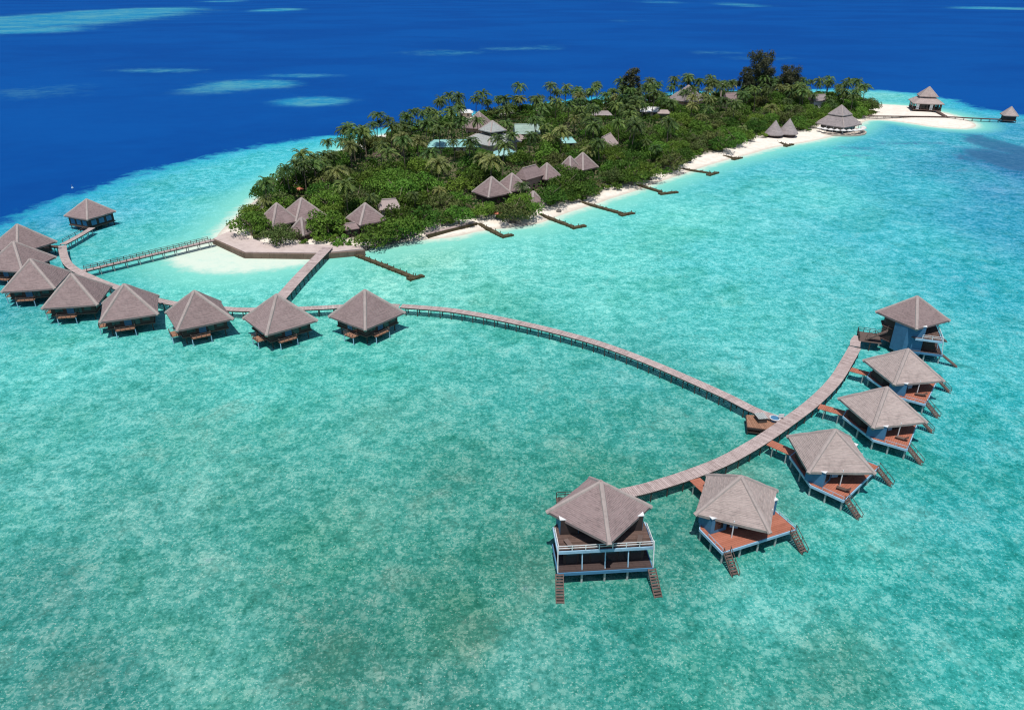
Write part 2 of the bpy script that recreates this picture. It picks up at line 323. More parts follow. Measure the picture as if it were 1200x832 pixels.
    wd = math_(nt, 'MULTIPLY', wd, mapr(nt, math_(nt, 'ADD', math_(nt, 'MULTIPLY', n_fine, .5), math_(nt, 'MULTIPLY', n_sm, .5)), .56, .44, .25, 1))
    c = mixc(nt, math_(nt, 'MULTIPLY', wd, .62), c, mixc(nt, n_sm, (.022, .112, .085), (.050, .140, .100)))
    ck = mapr(nt, math_(nt, 'ADD', math_(nt, 'MULTIPLY', coral, .42), math_(nt, 'ADD', math_(nt, 'MULTIPLY', n_patch, .5), math_(nt, 'MULTIPLY', n_mid, .5))), .60, .80, 0, .82)
    c = mixc(nt, ck, c, mixc(nt, n_mid, (.010, .070, .17), (.045, .13, .23)))
    # shallow sand towards the beaches
    sh = math_(nt, 'ADD', shore, math_(nt, 'MULTIPLY', math_(nt, 'SUBTRACT', n_mid, .5), 9.0))
    c = mixc(nt, mapr(nt, sh, 18, 2, 0, .78), c, srgb(120, 192, 176))
    c = mixc(nt, mapr(nt, sh, 5, -1.5, 0, .92), c, srgb(200, 209, 194))
    # reef edge and the deep
    d = math_(nt, 'ADD', deep, math_(nt, 'MULTIPLY', math_(nt, 'SUBTRACT', n_patch, .5), 30.0))
    d2 = math_(nt, 'ADD', d, math_(nt, 'MULTIPLY', math_(nt, 'SUBTRACT', n_mid, .5), 10.0))
    blue1 = (.012, .30, .46)
    nd = N(nt, 'ShaderNodeMapping'); nd.inputs['Scale'].default_value = (.75, 1, 1); L(nt, pos, nd.inputs[0])
    n_deep = noise(nt, nd.outputs[0], .006, 5, .6, .3); n_rip = noise(nt, nd.outputs[0], .12, 4, .6)
    dc = mixc(nt, mapr(nt, n_deep, .36, .64), (.0009, .047, .218), (.0012, .060, .252))
    dc = mixc(nt, mapr(nt, n_rip, .3, .7, 0, .10), dc, (.003, .092, .32))
    sno = math_(nt, 'ADD', math_(nt, 'MULTIPLY', noise(nt, pos, .012, 7, .7), .6), math_(nt, 'MULTIPLY', noise(nt, pos, .10, 6, .75), .4))
    sm = mapr(nt, math_(nt, 'ADD', shoal, math_(nt, 'MULTIPLY', math_(nt, 'SUBTRACT', sno, .5), 1.8)), .08, .74)
    sf = math_(nt, 'MULTIPLY', sm, mapr(nt, shoal, 0, .8, .12, .78, False))
    dc = mixc(nt, sf, dc, mixc(nt, mapr(nt, sno, .44, .58), (.016, .21, .36), (.075, .29, .34)))
    c = mixc(nt, mapr(nt, d2, -18, 1), c, mixc(nt, .55, c, blue1))
    c = mixc(nt, mapr(nt, d2, -4, 7), c, dc)
    df = N(nt, 'ShaderNodeBsdfDiffuse'); L(nt, c, df.inputs['Color']); gl = N(nt, 'ShaderNodeBsdfGlossy', ins={'Roughness': .18}); ms = N(nt, 'ShaderNodeMixShader', ins={0: .02})
    L(nt, df.outputs[0], ms.inputs[1]); L(nt, gl.outputs[0], ms.inputs[2]); L(nt, ms.outputs[0], nt.nodes['Material Output'].inputs['Surface'])
    w = noise(nt, pos, 1.3, 4, .6, .4); bp = N(nt, 'ShaderNodeBump', ins={'Strength': .35, 'Distance': .12})
    L(nt, w, bp.inputs['Height']); L(nt, bp.outputs[0], df.inputs['Normal']); L(nt, bp.outputs[0], gl.inputs['Normal']); nt.nodes.remove(bs)
    return m

# ------------------------------------------------------------------ island ground
def build_land():
    mn, mx = LAND.min(0) - 4, LAND.max(0) + 4; st = 1.5
    xs = np.arange(mn[0], mx[0], st); ys = np.arange(mn[1], mx[1], st)
    X, Y = np.meshgrid(xs, ys); P = np.stack([X.ravel(), Y.ravel()], 1)
    s = sdist(P, LAND); vg = sdist(P, VEG); Z = np.clip(-s*.10, -.45, 1.2)
    V = np.concatenate([P, Z[:, None]], 1); na = len(xs)
    i = np.arange(len(ys) - 1)[:, None]*na; j = np.arange(na - 1)[None, :]
    Q = np.stack([i + j, i + j + 1, i + na + j + 1, i + na + j], -1).reshape(-1, 4)
    Q = Q[(s[Q] < 3.5).any(1)]
    m, nt, bs = new_mat('island_ground')
    pos = N(nt, 'ShaderNodeNewGeometry').outputs['Position']; v = N(nt, 'ShaderNodeAttribute', attribute_name='veg').outputs['Fac']; sd = N(nt, 'ShaderNodeAttribute', attribute_name='shore').outputs['Fac']
    n1 = noise(nt, pos, .35, 6, .7); n2 = noise(nt, pos, 2.2, 4, .6)
    c = mixc(nt, mapr(nt, n1, .35, .68), (.74, .68, .60), (.64, .57, .49)); c = mixc(nt, mapr(nt, n2, .55, .72, 0, .5), c, (.40, .335, .275))
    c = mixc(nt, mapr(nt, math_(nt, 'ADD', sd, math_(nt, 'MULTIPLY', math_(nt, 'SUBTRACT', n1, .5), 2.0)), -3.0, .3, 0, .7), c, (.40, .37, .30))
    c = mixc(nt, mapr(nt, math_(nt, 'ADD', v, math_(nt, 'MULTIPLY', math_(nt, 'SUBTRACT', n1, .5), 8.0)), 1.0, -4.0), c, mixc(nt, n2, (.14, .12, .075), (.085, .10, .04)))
    L(nt, c, bs.inputs['Base Color']); bs.inputs['Roughness'].default_value = .95; bs.inputs['Specular IOR Level'].default_value = .1
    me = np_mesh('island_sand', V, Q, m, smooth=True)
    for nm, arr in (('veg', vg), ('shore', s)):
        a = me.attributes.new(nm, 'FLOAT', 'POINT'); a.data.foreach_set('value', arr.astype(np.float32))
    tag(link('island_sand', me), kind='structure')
def ground_z(x, y):
    return float(np.clip(-sdist(np.array([[x, y]]), LAND)[0]*.10, -.45, 1.2))

# ------------------------------------------------------------------ roofs
def roof_mesh(D, he, ha, n=30, m=10, sides=4, rot=0.0, top=0.0, flare=0.0, jit=.03):
    """pyramid of overlapping thatch courses; corners at rot + k*2pi/sides, D from the axis; top = fraction left open"""
    b = MB()
    def ring(fr, z, j=0):
        r = D*fr; out = []
        for k in range(sides):
            a0 = rot + 2*PI*k/sides; a1 = rot + 2*PI*(k+1)/sides
            for i in range(m):
                t = i/m; x = r*((1-t)*math.cos(a0) + t*math.cos(a1)); y = r*((1-t)*math.sin(a0) + t*math.sin(a1))
                e = random.uniform(-j, j) - (.012*D*math.sin(PI*t)*fr if sides == 4 else 0); out.append((x*(1 + e*.1), y*(1 + e*.1), z + e))
        return out
    def strip(A, B):
        K = len(A)
        for i in range(K):
            j = (i + 1) % K; b.quad([A[i], A[j], B[j], B[i]])
    zf = lambda s: he + ha*(s - flare*s*(1 - s))
    und = ring(.975, he - .36); edge = ring(.995, he - .32, jit); K = len(und)
    n0 = len(b.v); b.v += und; b.f.append(tuple(n0 + i for i in reversed(range(K)))); b.var.append(.1)
    strip(und, edge)
    prev = edge
    for i in range(n):
        s0, s1 = i/n*(1 - top), (i + 1)/n*(1 - top)
        lo = ring(1 - s0, zf(s0) + .07 + ha*.004, jit); hi = ring(max(1 - s1, .004) + .012, zf(s1) - .0, 0)
        strip(prev, lo); strip(lo, hi); prev = hi
    n0 = len(b.v); b.v += prev; b.f.append(tuple(n0 + i for i in range(K))); b.var.append(.5)
    return b
def hips(parent, D, he, ha, mat, sides=4, rot=0.0, w=.42, top=0.0, flare=0.0, which=None):
    for k in range(sides):
        if which is not None and k not in which: continue
        a = rot + 2*PI*k/sides; b = MB(); pts = []
        for s in np.linspace(0, 1 - top, 7):
            pts.append((D*(1 - s)*math.cos(a), D*(1 - s)*math.sin(a), he + ha*(s - flare*s*(1 - s)) - .20 + random.uniform(-.02, .02)))
        b.tube(pts, [w*.85*random.uniform(.9, 1.08) for _ in range(7)], 8); b.build('ridge_cap', mat, parent)

def stair_bm(p, q, w, steps, rails=True):
    """open flight from p (top) to q (foot): two stringers, treads, handrails"""
    b = MB(); p = np.array(p, float); q = np.array(q, float); d = q - p; h = np.array((d[0], d[1], 0)); h /= np.linalg.norm(h) + 1e-9
    r = np.array((-h[1], h[0], 0))
    for s in (-1, 1): b.beam(p + r*s*w/2, q + r*s*w/2, .1, .22)
    for i in range(steps):
        c = p + d*(i + .5)/steps; b.beam(c - r*w/2 + (0, 0, .06), c + r*w/2 + (0, 0, .06), .30, .05)
    if rails:
        up = np.array((0, 0, .9))
        for s in (-1, 1):
            b.beam(p + r*s*w/2 + up, q + r*s*w/2 + up, .07, .07)
            for t in (.03, .5, .97): b.beam(p + d*t + r*s*w/2, p + d*t + r*s*w/2 + up, .07, .07)
    return b
def boards(pts, z0, z1, mat_name, parent, name, step=.32):
    """a polygonal platform (local x,y, convex) of boards running along y, split by x"""
    b = MB(); xs = [p[0] for p in pts]; x = min(xs)
    def span(xv):
        ys = []
        for i in range(len(pts)):
            a, c = pts[i], pts[(i+1) % len(pts)]
            if abs(a[0] - c[0]) < 1e-9:
                if abs(a[0] - xv) < 1e-6: ys += [a[1], c[1]]
            elif min(a[0], c[0]) - 1e-9 <= xv <= max(a[0], c[0]) + 1e-9: ys.append(a[1] + (xv - a[0])*(c[1] - a[1])/(c[0] - a[0]))
        return (min(ys), max(ys)) if ys else None
    while x < max(xs) - .02:
        x1 = min(x + step - .025, max(xs)); A = span(x + .001); B = span(x1 - .001)
        if A and B: b.prism([(x, A[0]), (x1, B[0]), (x1, B[1]), (x, A[1])], z0, z1 + random.uniform(-.006, .006))
        x += step
    return b.build(name, M[mat_name], parent)

# ------------------------------------------------------------------ over-water villas
def rail_run(b, p, q, z, h=.95, step=1.5, nrails=2, w=.06):
    p = np.array(p, float); q = np.array(q, float); Ln = np.linalg.norm(q - p); k = max(1, int(round(Ln/step)))
    for i in range(k + 1):
        c = p + (q - p)*i/k; b.beam((c[0], c[1], z), (c[0], c[1], z + h), w*1.3, w*1.3)
    for r in range(nrails):
        zz = z + h*(1 - r*.42); b.beam((p[0], p[1], zz), (q[0], q[1], zz), w, w)

def villa_single(label, group):
    """single-storey villa of the right-hand row. local +x looks out to sea"""
    t = thing('overwater_villa', label, 'villa', group=group)
    S, he, ha = 9.91, 4.6, 4.44; D = S/math.sqrt(2)
    rf = roof_mesh(D, he, ha).build('roof', M['thatch'], t); hips(rf, D, he, ha, M['ridge'], w=.40)
    fl = [(5.5, -6.1), (5.5, 6.1), (.4, 6.1), (-5.4, 1.3), (-5.4, -1.3), (.4, -6.1)]
    boards(fl, 1.92, 2.06, 'red_deck', t, 'deck')
    b = MB()
    for i in range(len(fl)):
        p, q = np.array(fl[i])*1.012, np.array(fl[(i+1) % len(fl)])*1.012; b.beam((*p, 1.88), (*q, 1.88), .14, .40)
    b.build('edge_beam', M['pale_blue'], t)
    hexa = [(3.2, 0), (.8, 3.4), (-2.4, 3.4), (-4.9, 0.9), (-4.9, -.9), (-2.4, -3.4), (.8, -3.4)]
    b = MB(); b.prism(hexa, 2.07, 4.75); b.build('wall', M['dark'], t)
    for s in (-1, 1):
        b = MB(); y0, y1 = (2.9, 5.5) if s > 0 else (-5.5, -2.9)
        b.box(-.9, 1.9, y0, y1, 2.065, 4.62); o = b.build('bathroom', M['blue'], t)
        c = MB(); c.box(-.6, 1.98, y0 - (.08 if s < 0 else -.6), y1 + (.08 if s > 0 else -.6), 4.62, 4.73); c.build('parapet_cap', M['white'], o)
        w = MB(); w.box(1.903, 1.93, y0 + .6, y1 - .6, 2.6, 4.2); w.build('window', M['glass'], o)
        # folding doors to the terrace
        p = np.array((3.2, 0)); q = np.array((.8, s*3.4)); dv = q - p; nrm = np.array((-dv[1], dv[0]))*(-s if s > 0 else 1); nrm = nrm/np.linalg.norm(nrm)
        if nrm[0] < 0: nrm = -nrm
        for k in range(3):
            a = p + dv*(.06 + .31*k) + nrm*.03; e = p + dv*(.06 + .31*k + .26) + nrm*.03
            dm = MB(); dm.beam((*a, 3.2), (*e, 3.2), .05, 2.2); dm.build('door', M['glass'] if k != 1 else M['pale_blue'], t)
    for p in [(5.3, -5.9), (5.3, -3), (5.3, 0), (5.3, 3), (5.3, 5.9), (2.8, -5.9), (2.8, 5.9), (.4, -5.9), (.4, 5.9), (-2.4, -3.6), (-2.4, 3.6), (-5.1, -1.1), (-5.1, 1.1), (0, 0)]:
        b = MB(); b.tube([(*p, -1.2), (*p, 1.70)], [.15, .15], 8); b.build('stilt', M['post'], t)
    for s in (-1, 1):
        stair_bm((5.6, s*5.5, 1.98), (8.3, s*5.75, -.25), 1.0, 9).build('steps', M['stair'], t)
        b = MB(); rail_run(b, (2.2, s*6.05), (5.4, s*6.05), 2.06, .5, 1.6, 1, .05); b.build('railing', M['pale_blue'], t)
        b = MB(); b.tube([(3.55, s*3.2, 2.06), (3.55, s*3.2, 4.9)], [.09, .09], 6); b.build('column', M['white'], t)
    # two deck loungers
    return t

def lounger(x, y, rz, label, mat):
    t = thing('sun_lounger', label, 'lounger', (x[0], x[1], y), rz, 'sun loungers on villa terraces')
    b = MB(); b.box(-.95, .45, -.32, .32, .28, .36); b.build('seat', mat, t)
    b = MB(); b.beam((.45, 0, .34), (1.0, 0, .78), .64, .07); b.build('backrest', mat, t)
    for a in (-.85, .38):
        for s in (-.28, .28):
            b = MB(); b.box(a - .03, a + .03, s - .03, s + .03, 0, .28); b.build('leg', M['dark'], t)
    return t

def villa_double(label, group):
    """two-storey villa at each end of the right-hand row"""
    t = thing('overwater_villa', label, 'villa', group=group)
    S, he, ha = 9.91, 7.3, 4.44; D = S/math.sqrt(2)
    rf = roof_mesh(D, he, ha).build('roof', M['thatch_mauve'], t); hips(rf, D, he, ha, M['ridge'], w=.40)
    hexa = [(3.0, 0), (.8, 3.2), (-2.4, 3.6), (-4.9, 1), (-4.9, -1), (-2.4, -3.6), (.8, -3.2)]
    b = MB(); b.prism([(4.3, -5.3), (4.3, 5.3), (-2.4, 3.6), (-4.9, 1), (-4.9, -1), (-2.4, -3.6)], 2.07, 4.70); b.build('lower_wall', M['dark'], t)
    b = MB(); b.prism(hexa, 5.0, 7.45); b.build('upper_wall', M['dark'], t)
    fl = [(5.7, -6.1), (5.7, 6.1), (.4, 6.1), (-5.4, 1.3), (-5.4, -1.3), (.4, -6.1)]
    for nm, z, x1 in (('lower_deck', 2.05, 5.9), ('upper_deck', 4.98, 5.2)):
        f2 = [(x1, -6.1), (x1, 6.1)] + fl[2:]
        boards(f2, z - .14, z, 'plank_dark' if z > 3 else 'dark', t, nm)  # lower deck takes near-black boards: shade under the upper deck put into colour
        b = MB()
        for i in (0, 1, 5):
            p, q = np.array(f2[i])*1.012, np.array(f2[(i+1) % 6])*1.012; b.beam((*p, z - .17), (*q, z - .17), .14, .44)
        b.build('edge_beam', M['blue'] if z < 3 else M['pale_blue'], t)
    for s in (-1, 1):
        y0, y1 = (3.0, 5.5) if s > 0 else (-5.5, -3.0)
        b = MB(); b.prism([(2.0, s*3.0), (2.0, s*5.5), (-1.35, s*5.5), (-3.4, s*3.3)], .9, 7.34); o = b.build('bathroom_wing', M['blue'], t)
        c = MB(); c.box(-.4, 2.08, y0 - (.06 if s < 0 else -.7), y1 + (.06 if s > 0 else -.7), 7.34, 7.46); c.build('parapet_cap', M['white'], o)
        w = MB(); w.box(2.003, 2.06, y0 + .06, y1 - .06, 5.0, 7.32); w.build('dark_front_panel', M['dark'], o)  # thin dark sheet added over the blue wing front to darken that face
        p = np.array((3.0, 0)); q = np.array((.8, s*3.2)); dv = q - p; nrm = np.array((-dv[1], dv[0])); nrm = nrm/np.linalg.norm(nrm)
        if nrm[0] < 0: nrm = -nrm
        for zc in (3.2, 6.15):
            if zc < 4: p, dv, nrm = np.array((4.3, 0)), np.array((0, s*5.2)), np.array((1., 0))
            else: p, dv = np.array((3.0, 0)), q - np.array((3.0, 0)); nrm = np.array((-dv[1], dv[0])); nrm = nrm/np.linalg.norm(nrm)*(1 if -dv[1] > 0 else -1)
            for k in range(3):
                a = p + dv*(.06 + .31*k) + nrm*.03; e = p + dv*(.06 + .31*k + .26) + nrm*.03
                dm = MB(); dm.beam((*a, zc), (*e, zc), .05, 2.1); dm.build('door', M['glass'] if k != 1 or zc < 4 else M['pale_blue'], t)
        stair_bm((6.0, s*6.0, 2.0), (9.4, s*6.3, -.3), 1.0, 11, False).build('steps', M['stair'], t)
        b = MB(); b.beam((5.85, s*6.2, 2), (5.3, s*6.2, 5.9), .12, .12); b.build('corner_post', M['white'], t)
        b = MB(); rail_run(b, (1.6, s*6.1), (5.2, s*6.1), 5.0, .85, 1.8, 2, .08); b.build('railing', M['white'], t)
    b = MB(); rail_run(b, (5.25, -6.1), (5.25, 6.1), 5.0, .85, 1.75, 2, .08); b.build('railing', M['white'], t)
    for y in (-3, 0, 3):
        b = MB(); b.beam((5.5, y, 2.0), (5.05, y, 4.75), .14, .14); b.build('column', M['pale_blue'], t)
    for p in [(5.6, -5.9), (5.6, -3), (5.6, 0), (5.6, 3), (5.6, 5.9), (2.8, -5.9), (2.8, 5.9), (.4, -5.9), (.4, 5.9), (-2.4, -3.6), (-2.4, 3.6), (-5.1, -1.1), (-5.1, 1.1), (0, 0)]:
        b = MB(); b.tube([(*p, -1.2), (*p, 1.70)], [.15, .15], 8); b.build('stilt', M['post'], t)
    # outside stair from the pier up to the upper floor
    stair_bm((-4.6, -4.2, 5.0), (-8.2, -3.2, 2.1), 1.2, 12).build('outer_stair', M['stair'], t)
    b = MB(); b.box(-9.6, -5.2, -4.4, .8, 1.95, 2.05); b.build('entrance_platform', M['stair'], t)
    b = MB(); rail_run(b, (-9.5, 3.6 - 2.9), (-9.5, -4.3), 2.05, 1.0, 1.3, 2, .08); rail_run(b, (-9.5, .7), (-6, .7), 2.05, 1.0, 1.3, 2, .08); b.build('entrance_railing', M['dark'], t)
    for p in ((-9.4, -4.2), (-9.4, .6), (-7.3, -4.2), (-7.3, .6)):
        b = MB(); b.tube([(*p, -1.2), (*p, 1.95)], [.12, .12], 8); b.build('stilt', M['post_dark'], t)
    return t

def villa_left(label, group):
    """larger single-storey villa of the left-hand row; a pair of little balconies look out to sea"""
    t = thing('overwater_villa', label, 'villa', group=group)
    S, he, ha = 11.65, 4.2, 5.84; D = S/math.sqrt(2)
    rf = roof_mesh(D, he, ha, n=32).build('roof', M['thatch_mauve'], t); hips(rf, D, he, ha, M['ridge'], w=.46)
    Dw = 6.5; dia = [(Dw, 0), (0, Dw), (-Dw, 0), (0, -Dw)]
    b = MB(); b.prism([(x*1.04, y*1.04) for x, y in dia], 1.72, 1.98); b.build('floor', M['plank_dark'], t)
    b = MB(); b.prism(dia, 1.985, 4.35); w = b.build('wall', M['dark'], t)
    for k in range(4):
        a, c = np.array(dia[k]), np.array(dia[(k+1) % 4]); d = c - a; n = np.array((d[1], -d[0])); n /= np.linalg.norm(n)
        for s0, s1, nm, mt in ((.10, .28, 'window', 'glass'), (.36, .52, 'door', 'blue'), (.54, .70, 'door', 'glass'), (.76, .92, 'window', 'glass')):
            p = a + d*s0 + n*.03; q = a + d*s1 + n*.03; z = 3.1 if nm == 'door' else 3.3
            m_ = MB(); m_.beam((*p, z), (*q, z), .05, 2.0 if nm == 'door' else 1.3); m_.build(nm, M[mt], w)
    for s, c0, ln, wd in ((1, (4.75, 2.95), 3.9, 1.3), (-1, (4.75, -3.2), 2.9, 2.0)):
        e = np.array((-1, s*1.0))/math.sqrt(2); n = np.array((1, s*1.0))/math.sqrt(2); c0 = np.array(c0)
        P = [c0 - e*ln/2 - n*wd/2, c0 + e*ln/2 - n*wd/2, c0 + e*ln/2 + n*wd/2, c0 - e*ln/2 + n*wd/2]
        b = MB(); b.prism([tuple(p) for p in P], 1.60, 1.72); bal = b.build('balcony', M['tan'], t)
        r = MB(); rail_run(r, P[3], P[2], 1.72, .8, 1.0, 2, .06); rail_run(r, P[0], P[3], 1.72, .8, 1.0, 2, .06); rail_run(r, P[1], P[2], 1.72, .8, 1.0, 2, .06); r.build('railing', M['stair'], bal)
        for p in (P[2], P[3]):
            b = MB(); b.tube([(*p*.985, -1.2), (*p*.985, 1.6)], [.1, .1], 7); b.build('post', M['pale_blue'], bal)
    for x in (-4.6, 0, 4.6):
        for y in (-4.6, 0, 4.6):
            u, v = (x - y)*.5*1.25, (x + y)*.5*1.25
            if abs(u) + abs(v) > 6.7: u *= .97; v *= .97
            b = MB(); b.tube([(u, v, -1.2), (u, v, 1.72)], [.14, .14], 7); b.build('stilt', M['post_dark'], t)
    return t

def place(o, xy, deg, label=None):
    o.location = (xy[0], xy[1], 0); o.rotation_euler = (0, 0, math.radians(deg))
    if label: o['label'] = label
    return o

# ------------------------------------------------------------------ piers
def spline(pts, step=.32):
    pts = [np.array(p, float) for p in pts]; out = []
    ext = [2*pts[0] - pts[1]] + pts + [2*pts[-1] - pts[-2]]
    for i in range(1, len(ext) - 2):
        p0, p1, p2, p3 = ext[i-1:i+3]; k = max(2, int(np.linalg.norm(p2 - p1)/.15))
        for j in range(k):
            t = j/k; out.append(.5*((2*p1) + (-p0 + p2)*t + (2*p0 - 5*p1 + 4*p2 - p3)*t*t + (-p0 + 3*p1 - 3*p2 + p3)*t**3))
    out.append(pts[-1]); out = np.array(out)
    s = np.concatenate([[0], np.cumsum(np.linalg.norm(np.diff(out, axis=0), axis=1))]); n = max(2, int(s[-1]/step))
    q = np.linspace(0, s[-1], n + 1); return np.stack([np.interp(q, s, out[:, 0]), np.interp(q, s, out[:, 1])], 1), s[-1]
def resample(P, step):
    s = np.concatenate([[0], np.cumsum(np.linalg.norm(np.diff(P, axis=0), axis=1))]); q = np.arange(step*.5, s[-1], step)
    T = np.gradient(P, axis=0); T /= np.linalg.norm(T, axis=1)[:, None] + 1e-9
    f = lambda A: np.stack([np.interp(q, s, A[:, 0]), np.interp(q, s, A[:, 1])], 1)
    return f(P), f(T)
def pier(name, label, cat, pts, w, z=2.0, spacing=3.0, mat='plank', rails=(), postmat='post_dark', group=None, seam=2.4, one_post=False):
    P, Ln = spline(pts); T = np.gradient(P, axis=0); T /= np.linalg.norm(T, axis=1)[:, None]; Nn = np.stack([-T[:, 1], T[:, 0]], 1)
    t = thing(name, label, cat, (P[0][0], P[0][1], 0), 0, group); o = P[0]
    b = MB(); acc = 0; base = .5
    for i in range(len(P) - 1):
        a, c = P[i] - o, P[i+1] - o; na, nc = Nn[i], Nn[i+1]; g = .13
        acc += np.linalg.norm(c - a); seamy = acc > seam
        if seamy: acc = 0; base = random.uniform(.25, .75)
        a2 = a + (c - a)*g; zz = z + random.uniform(-.012, .012)
        b.prism([tuple(a2 - na*w/2), tuple(c - nc*w/2), tuple(c + nc*w/2), tuple(a2 + na*w/2)], zz - .09, zz, 1.0 if seamy else min(1, max(0, base + random.uniform(-.42, .42))))
    b.build('deck', M[mat], t)
    for s in (-1, 1):
        b = MB(); Q = P[::4] if (len(P) - 1) % 4 == 0 else np.vstack([P[::4], P[-1:]]); NQ = Nn[::4] if (len(P) - 1) % 4 == 0 else np.vstack([Nn[::4], Nn[-1:]])
        for i in range(len(Q) - 1):
            p = Q[i] - o + NQ[i]*s*(w/2 - .12); q = Q[i+1] - o + NQ[i+1]*s*(w/2 - .12); b.beam((*p, z - .22), (*q, z - .22), .14, .24)
        b.build('stringer', M['post_dark'], t)
    C, TT = resample(P, spacing)
    for c, d in zip(C, TT):
        c = c - o; n = np.array((-d[1], d[0])); n /= np.linalg.norm(n)
        for s in (-1, 1):
            p = c + n*s*(w/2 - .25); b = MB(); b.tube([(*p, -1.2), (*p, z - .1)], [.11, .11], 6); b.build('post', M[postmat], t)
    for s in rails:
        b = MB()
        for i in range(len(C) - 1):
            n0 = np.array((-TT[i][1], TT[i][0])); n1 = np.array((-TT[i+1][1], TT[i+1][0]))
            rail_run(b, C[i] - o + n0*s*(w/2 - .05), C[i+1] - o + n1*s*(w/2 - .05), z, .95, 2.2, 2, .09)
        b.build('railing', M['stair'], t)
    return t, P

def groyne(label, a, b_, T=None, w=1.3, z=.55):
    a = np.array(U(*a)); b_ = np.array(U(*b_)); t = thing('timber_groyne', label, 'groyne', (a[0], a[1], 0), 0, 'timber groynes along the beach')
    def wall(nm, p, q):
        b = MB(); Ln = np.linalg.norm(q - p); k = max(2, int(Ln/.9)); d = (q - p)/Ln; n = np.array((-d[1], d[0]))
        for i in range(k):
            c0 = p + d*(Ln*i/k); c1 = p + d*(Ln*(i + .93)/k); hw = w/2*random.uniform(.88, 1.1); zz = z + random.uniform(-.09, .09)
            b.prism([tuple(c0 - n*hw), tuple(c1 - n*hw), tuple(c1 + n*hw), tuple(c0 + n*hw)], -.9, zz)
        b.build(nm, M['groyne'], t)
        for i in range(0, k + 1, 3):
            for s in (-1, 1):
                c = p + d*(Ln*i/k) + n*s*(w/2 + .12); m_ = MB(); m_.tube([(*c, -.9), (*c, z + random.uniform(.2, .5))], [.14, .12], 6); m_.build('pile', M['groyne'], t)
    wall('stem', np.zeros(2), b_ - a)
    if T: wall('head', np.array(U(*T[0])) - a, np.array(U(*T[1])) - a)
    return t

# ================================================================== the place
build_water(); build_land()

# ---- promenade and sea walls
def strip_prism(name, pts_px, z0, z1, mat, zref):
    P = [U(a, b, zref) for a, b in pts_px]; b = MB(); b.prism(P, z0, z1, .5); return b.build(name, M[mat])
PROM = [(250, 279.5), (269, 271), (280, 275), (310, 284.5), (345, 286), (420, 288), (426, 291.5), (376, 296.5), (287, 295.5)]
tag(strip_prism('promenade', PROM, -.4, 1.42, 'paving', 1.4), kind='structure')
def wall_along(name, label, cat, px, z0, z1, w, mat, zref=1.2):
    P = np.array([U(a, b, zref) for a, b in px]); b = MB()
    for i in range(len(P) - 1):
        p, q = P[i], P[i+1]; Ln = np.linalg.norm(q - p); k = max(1, int(Ln/2.2)); d = (q - p)/Ln; n = np.array((-d[1], d[0]))
        for j in range(k):
            a, c = p + d*Ln*j/k, p + d*Ln*(j + .985)/k; hw = w/2*random.uniform(.92, 1.08)
            b.prism([tuple(a - n*hw), tuple(c - n*hw), tuple(c + n*hw), tuple(a + n*hw)], z0, z1 + random.uniform(-.04, .04))
    return tag(b.build(name, M[mat]), label, cat)
wall_along('sea_wall', 'brown sea wall edging the pale promenade at the tip of the island', 'sea wall', [(249.5, 280.3), (286.5, 297), (376, 298.2), (428, 293.5)], -.6, 1.46, .7, 'seawall', 1.4)
# ---- rocks under the trees where the promenade ends
def boulder(x, y, z, r, label):
    b = MB(); n = 7; rows = 5; base = len(b.v); sx, sy, sz = r*random.uniform(.8, 1.3), r*random.uniform(.8, 1.2), r*random.uniform(.5, .75); P = []
    for i in range(rows + 1):
        th = PI*i/rows
        P.append([(sx*math.sin(th)*math.cos(2*PI*k/n)*random.uniform(.82, 1.12), sy*math.sin(th)*math.sin(2*PI*k/n)*random.uniform(.82, 1.12), sz*math.cos(th)*random.uniform(.9, 1.1)) for k in range(n)])
    for i in range(rows):
        for k in range(n): b.quad([P[i][k], P[i+1][k], P[i+1][(k+1) % n], P[i][(k+1) % n]])
    o = b.build('boulder', M['rock']); o.location = (x, y, z); o.rotation_euler = (0, 0, random.uniform(0, 6)); tag(o, label, 'rock', 'rocks along the shaded shore')
for i in range(26):
    t = i/25; px = 428 + 58*t; py = 292.5 - 16*t + random.uniform(-1.6, 1.2); x, y = U(px, py); boulder(x, y, random.uniform(0, .4), random.uniform(.6, 1.15), 'dark boulder on the shaded shore between promenade and timber walkway')
for px, py in ((598, 262), (607, 263), (655, 249), (727, 219), (762, 212), (790, 201)):
    x, y = U(px, py); boulder(x, y, ground_z(x, y) + .2, 1.0, 'grey boulder on the sand under the beach trees')

# ---- right-hand villas and their pier
RIGHT = 'villas along the curved right-hand pier'
R = {'R1': ((11.56, 79.45), 274.6), 'R2': ((31.48, 84.4), 292.5), 'R3': ((48.98, 96.24), 313.8), 'R4': ((62.76, 109.41), 325.6), 'R5': ((73.07, 123.8), 323.4), 'R6': ((83.29, 142.81), 341.1)}
v1 = villa_double('two-storey thatched villa nearest the camera, white railings round its dark upper terrace', RIGHT)
v6 = copy_tree(v1); place(v6, *R['R6'], 'tall two-storey villa with a wide blue wall and outside stair, farthest along the curved pier'); place(v1, *R['R1'])
v2 = villa_single('thatched villa with two bare orange deck corners, next to the nearest two-storey villa', RIGHT)
lab = {'R3': 'thatched villa with orange deck beside the pier junction and small jetty platform', 'R4': 'thatched villa reached by the longer orange gangway, its roof overlapping the one behind', 'R5': 'thatched villa directly in front of the far two-storey blue villa'}
vs = {'R2': v2}
for k in ('R3', 'R4', 'R5'): vs[k] = copy_tree(v2)
for k in vs: place(vs[k], *R[k], lab.get(k))
def local(k, x, y):
    (cx, cy), a = R[k]; a = math.radians(a); return (cx + x*math.cos(a) - y*math.sin(a), cy + x*math.sin(a) + y*math.cos(a))
e6 = local('R6', -9.3, -1.8)
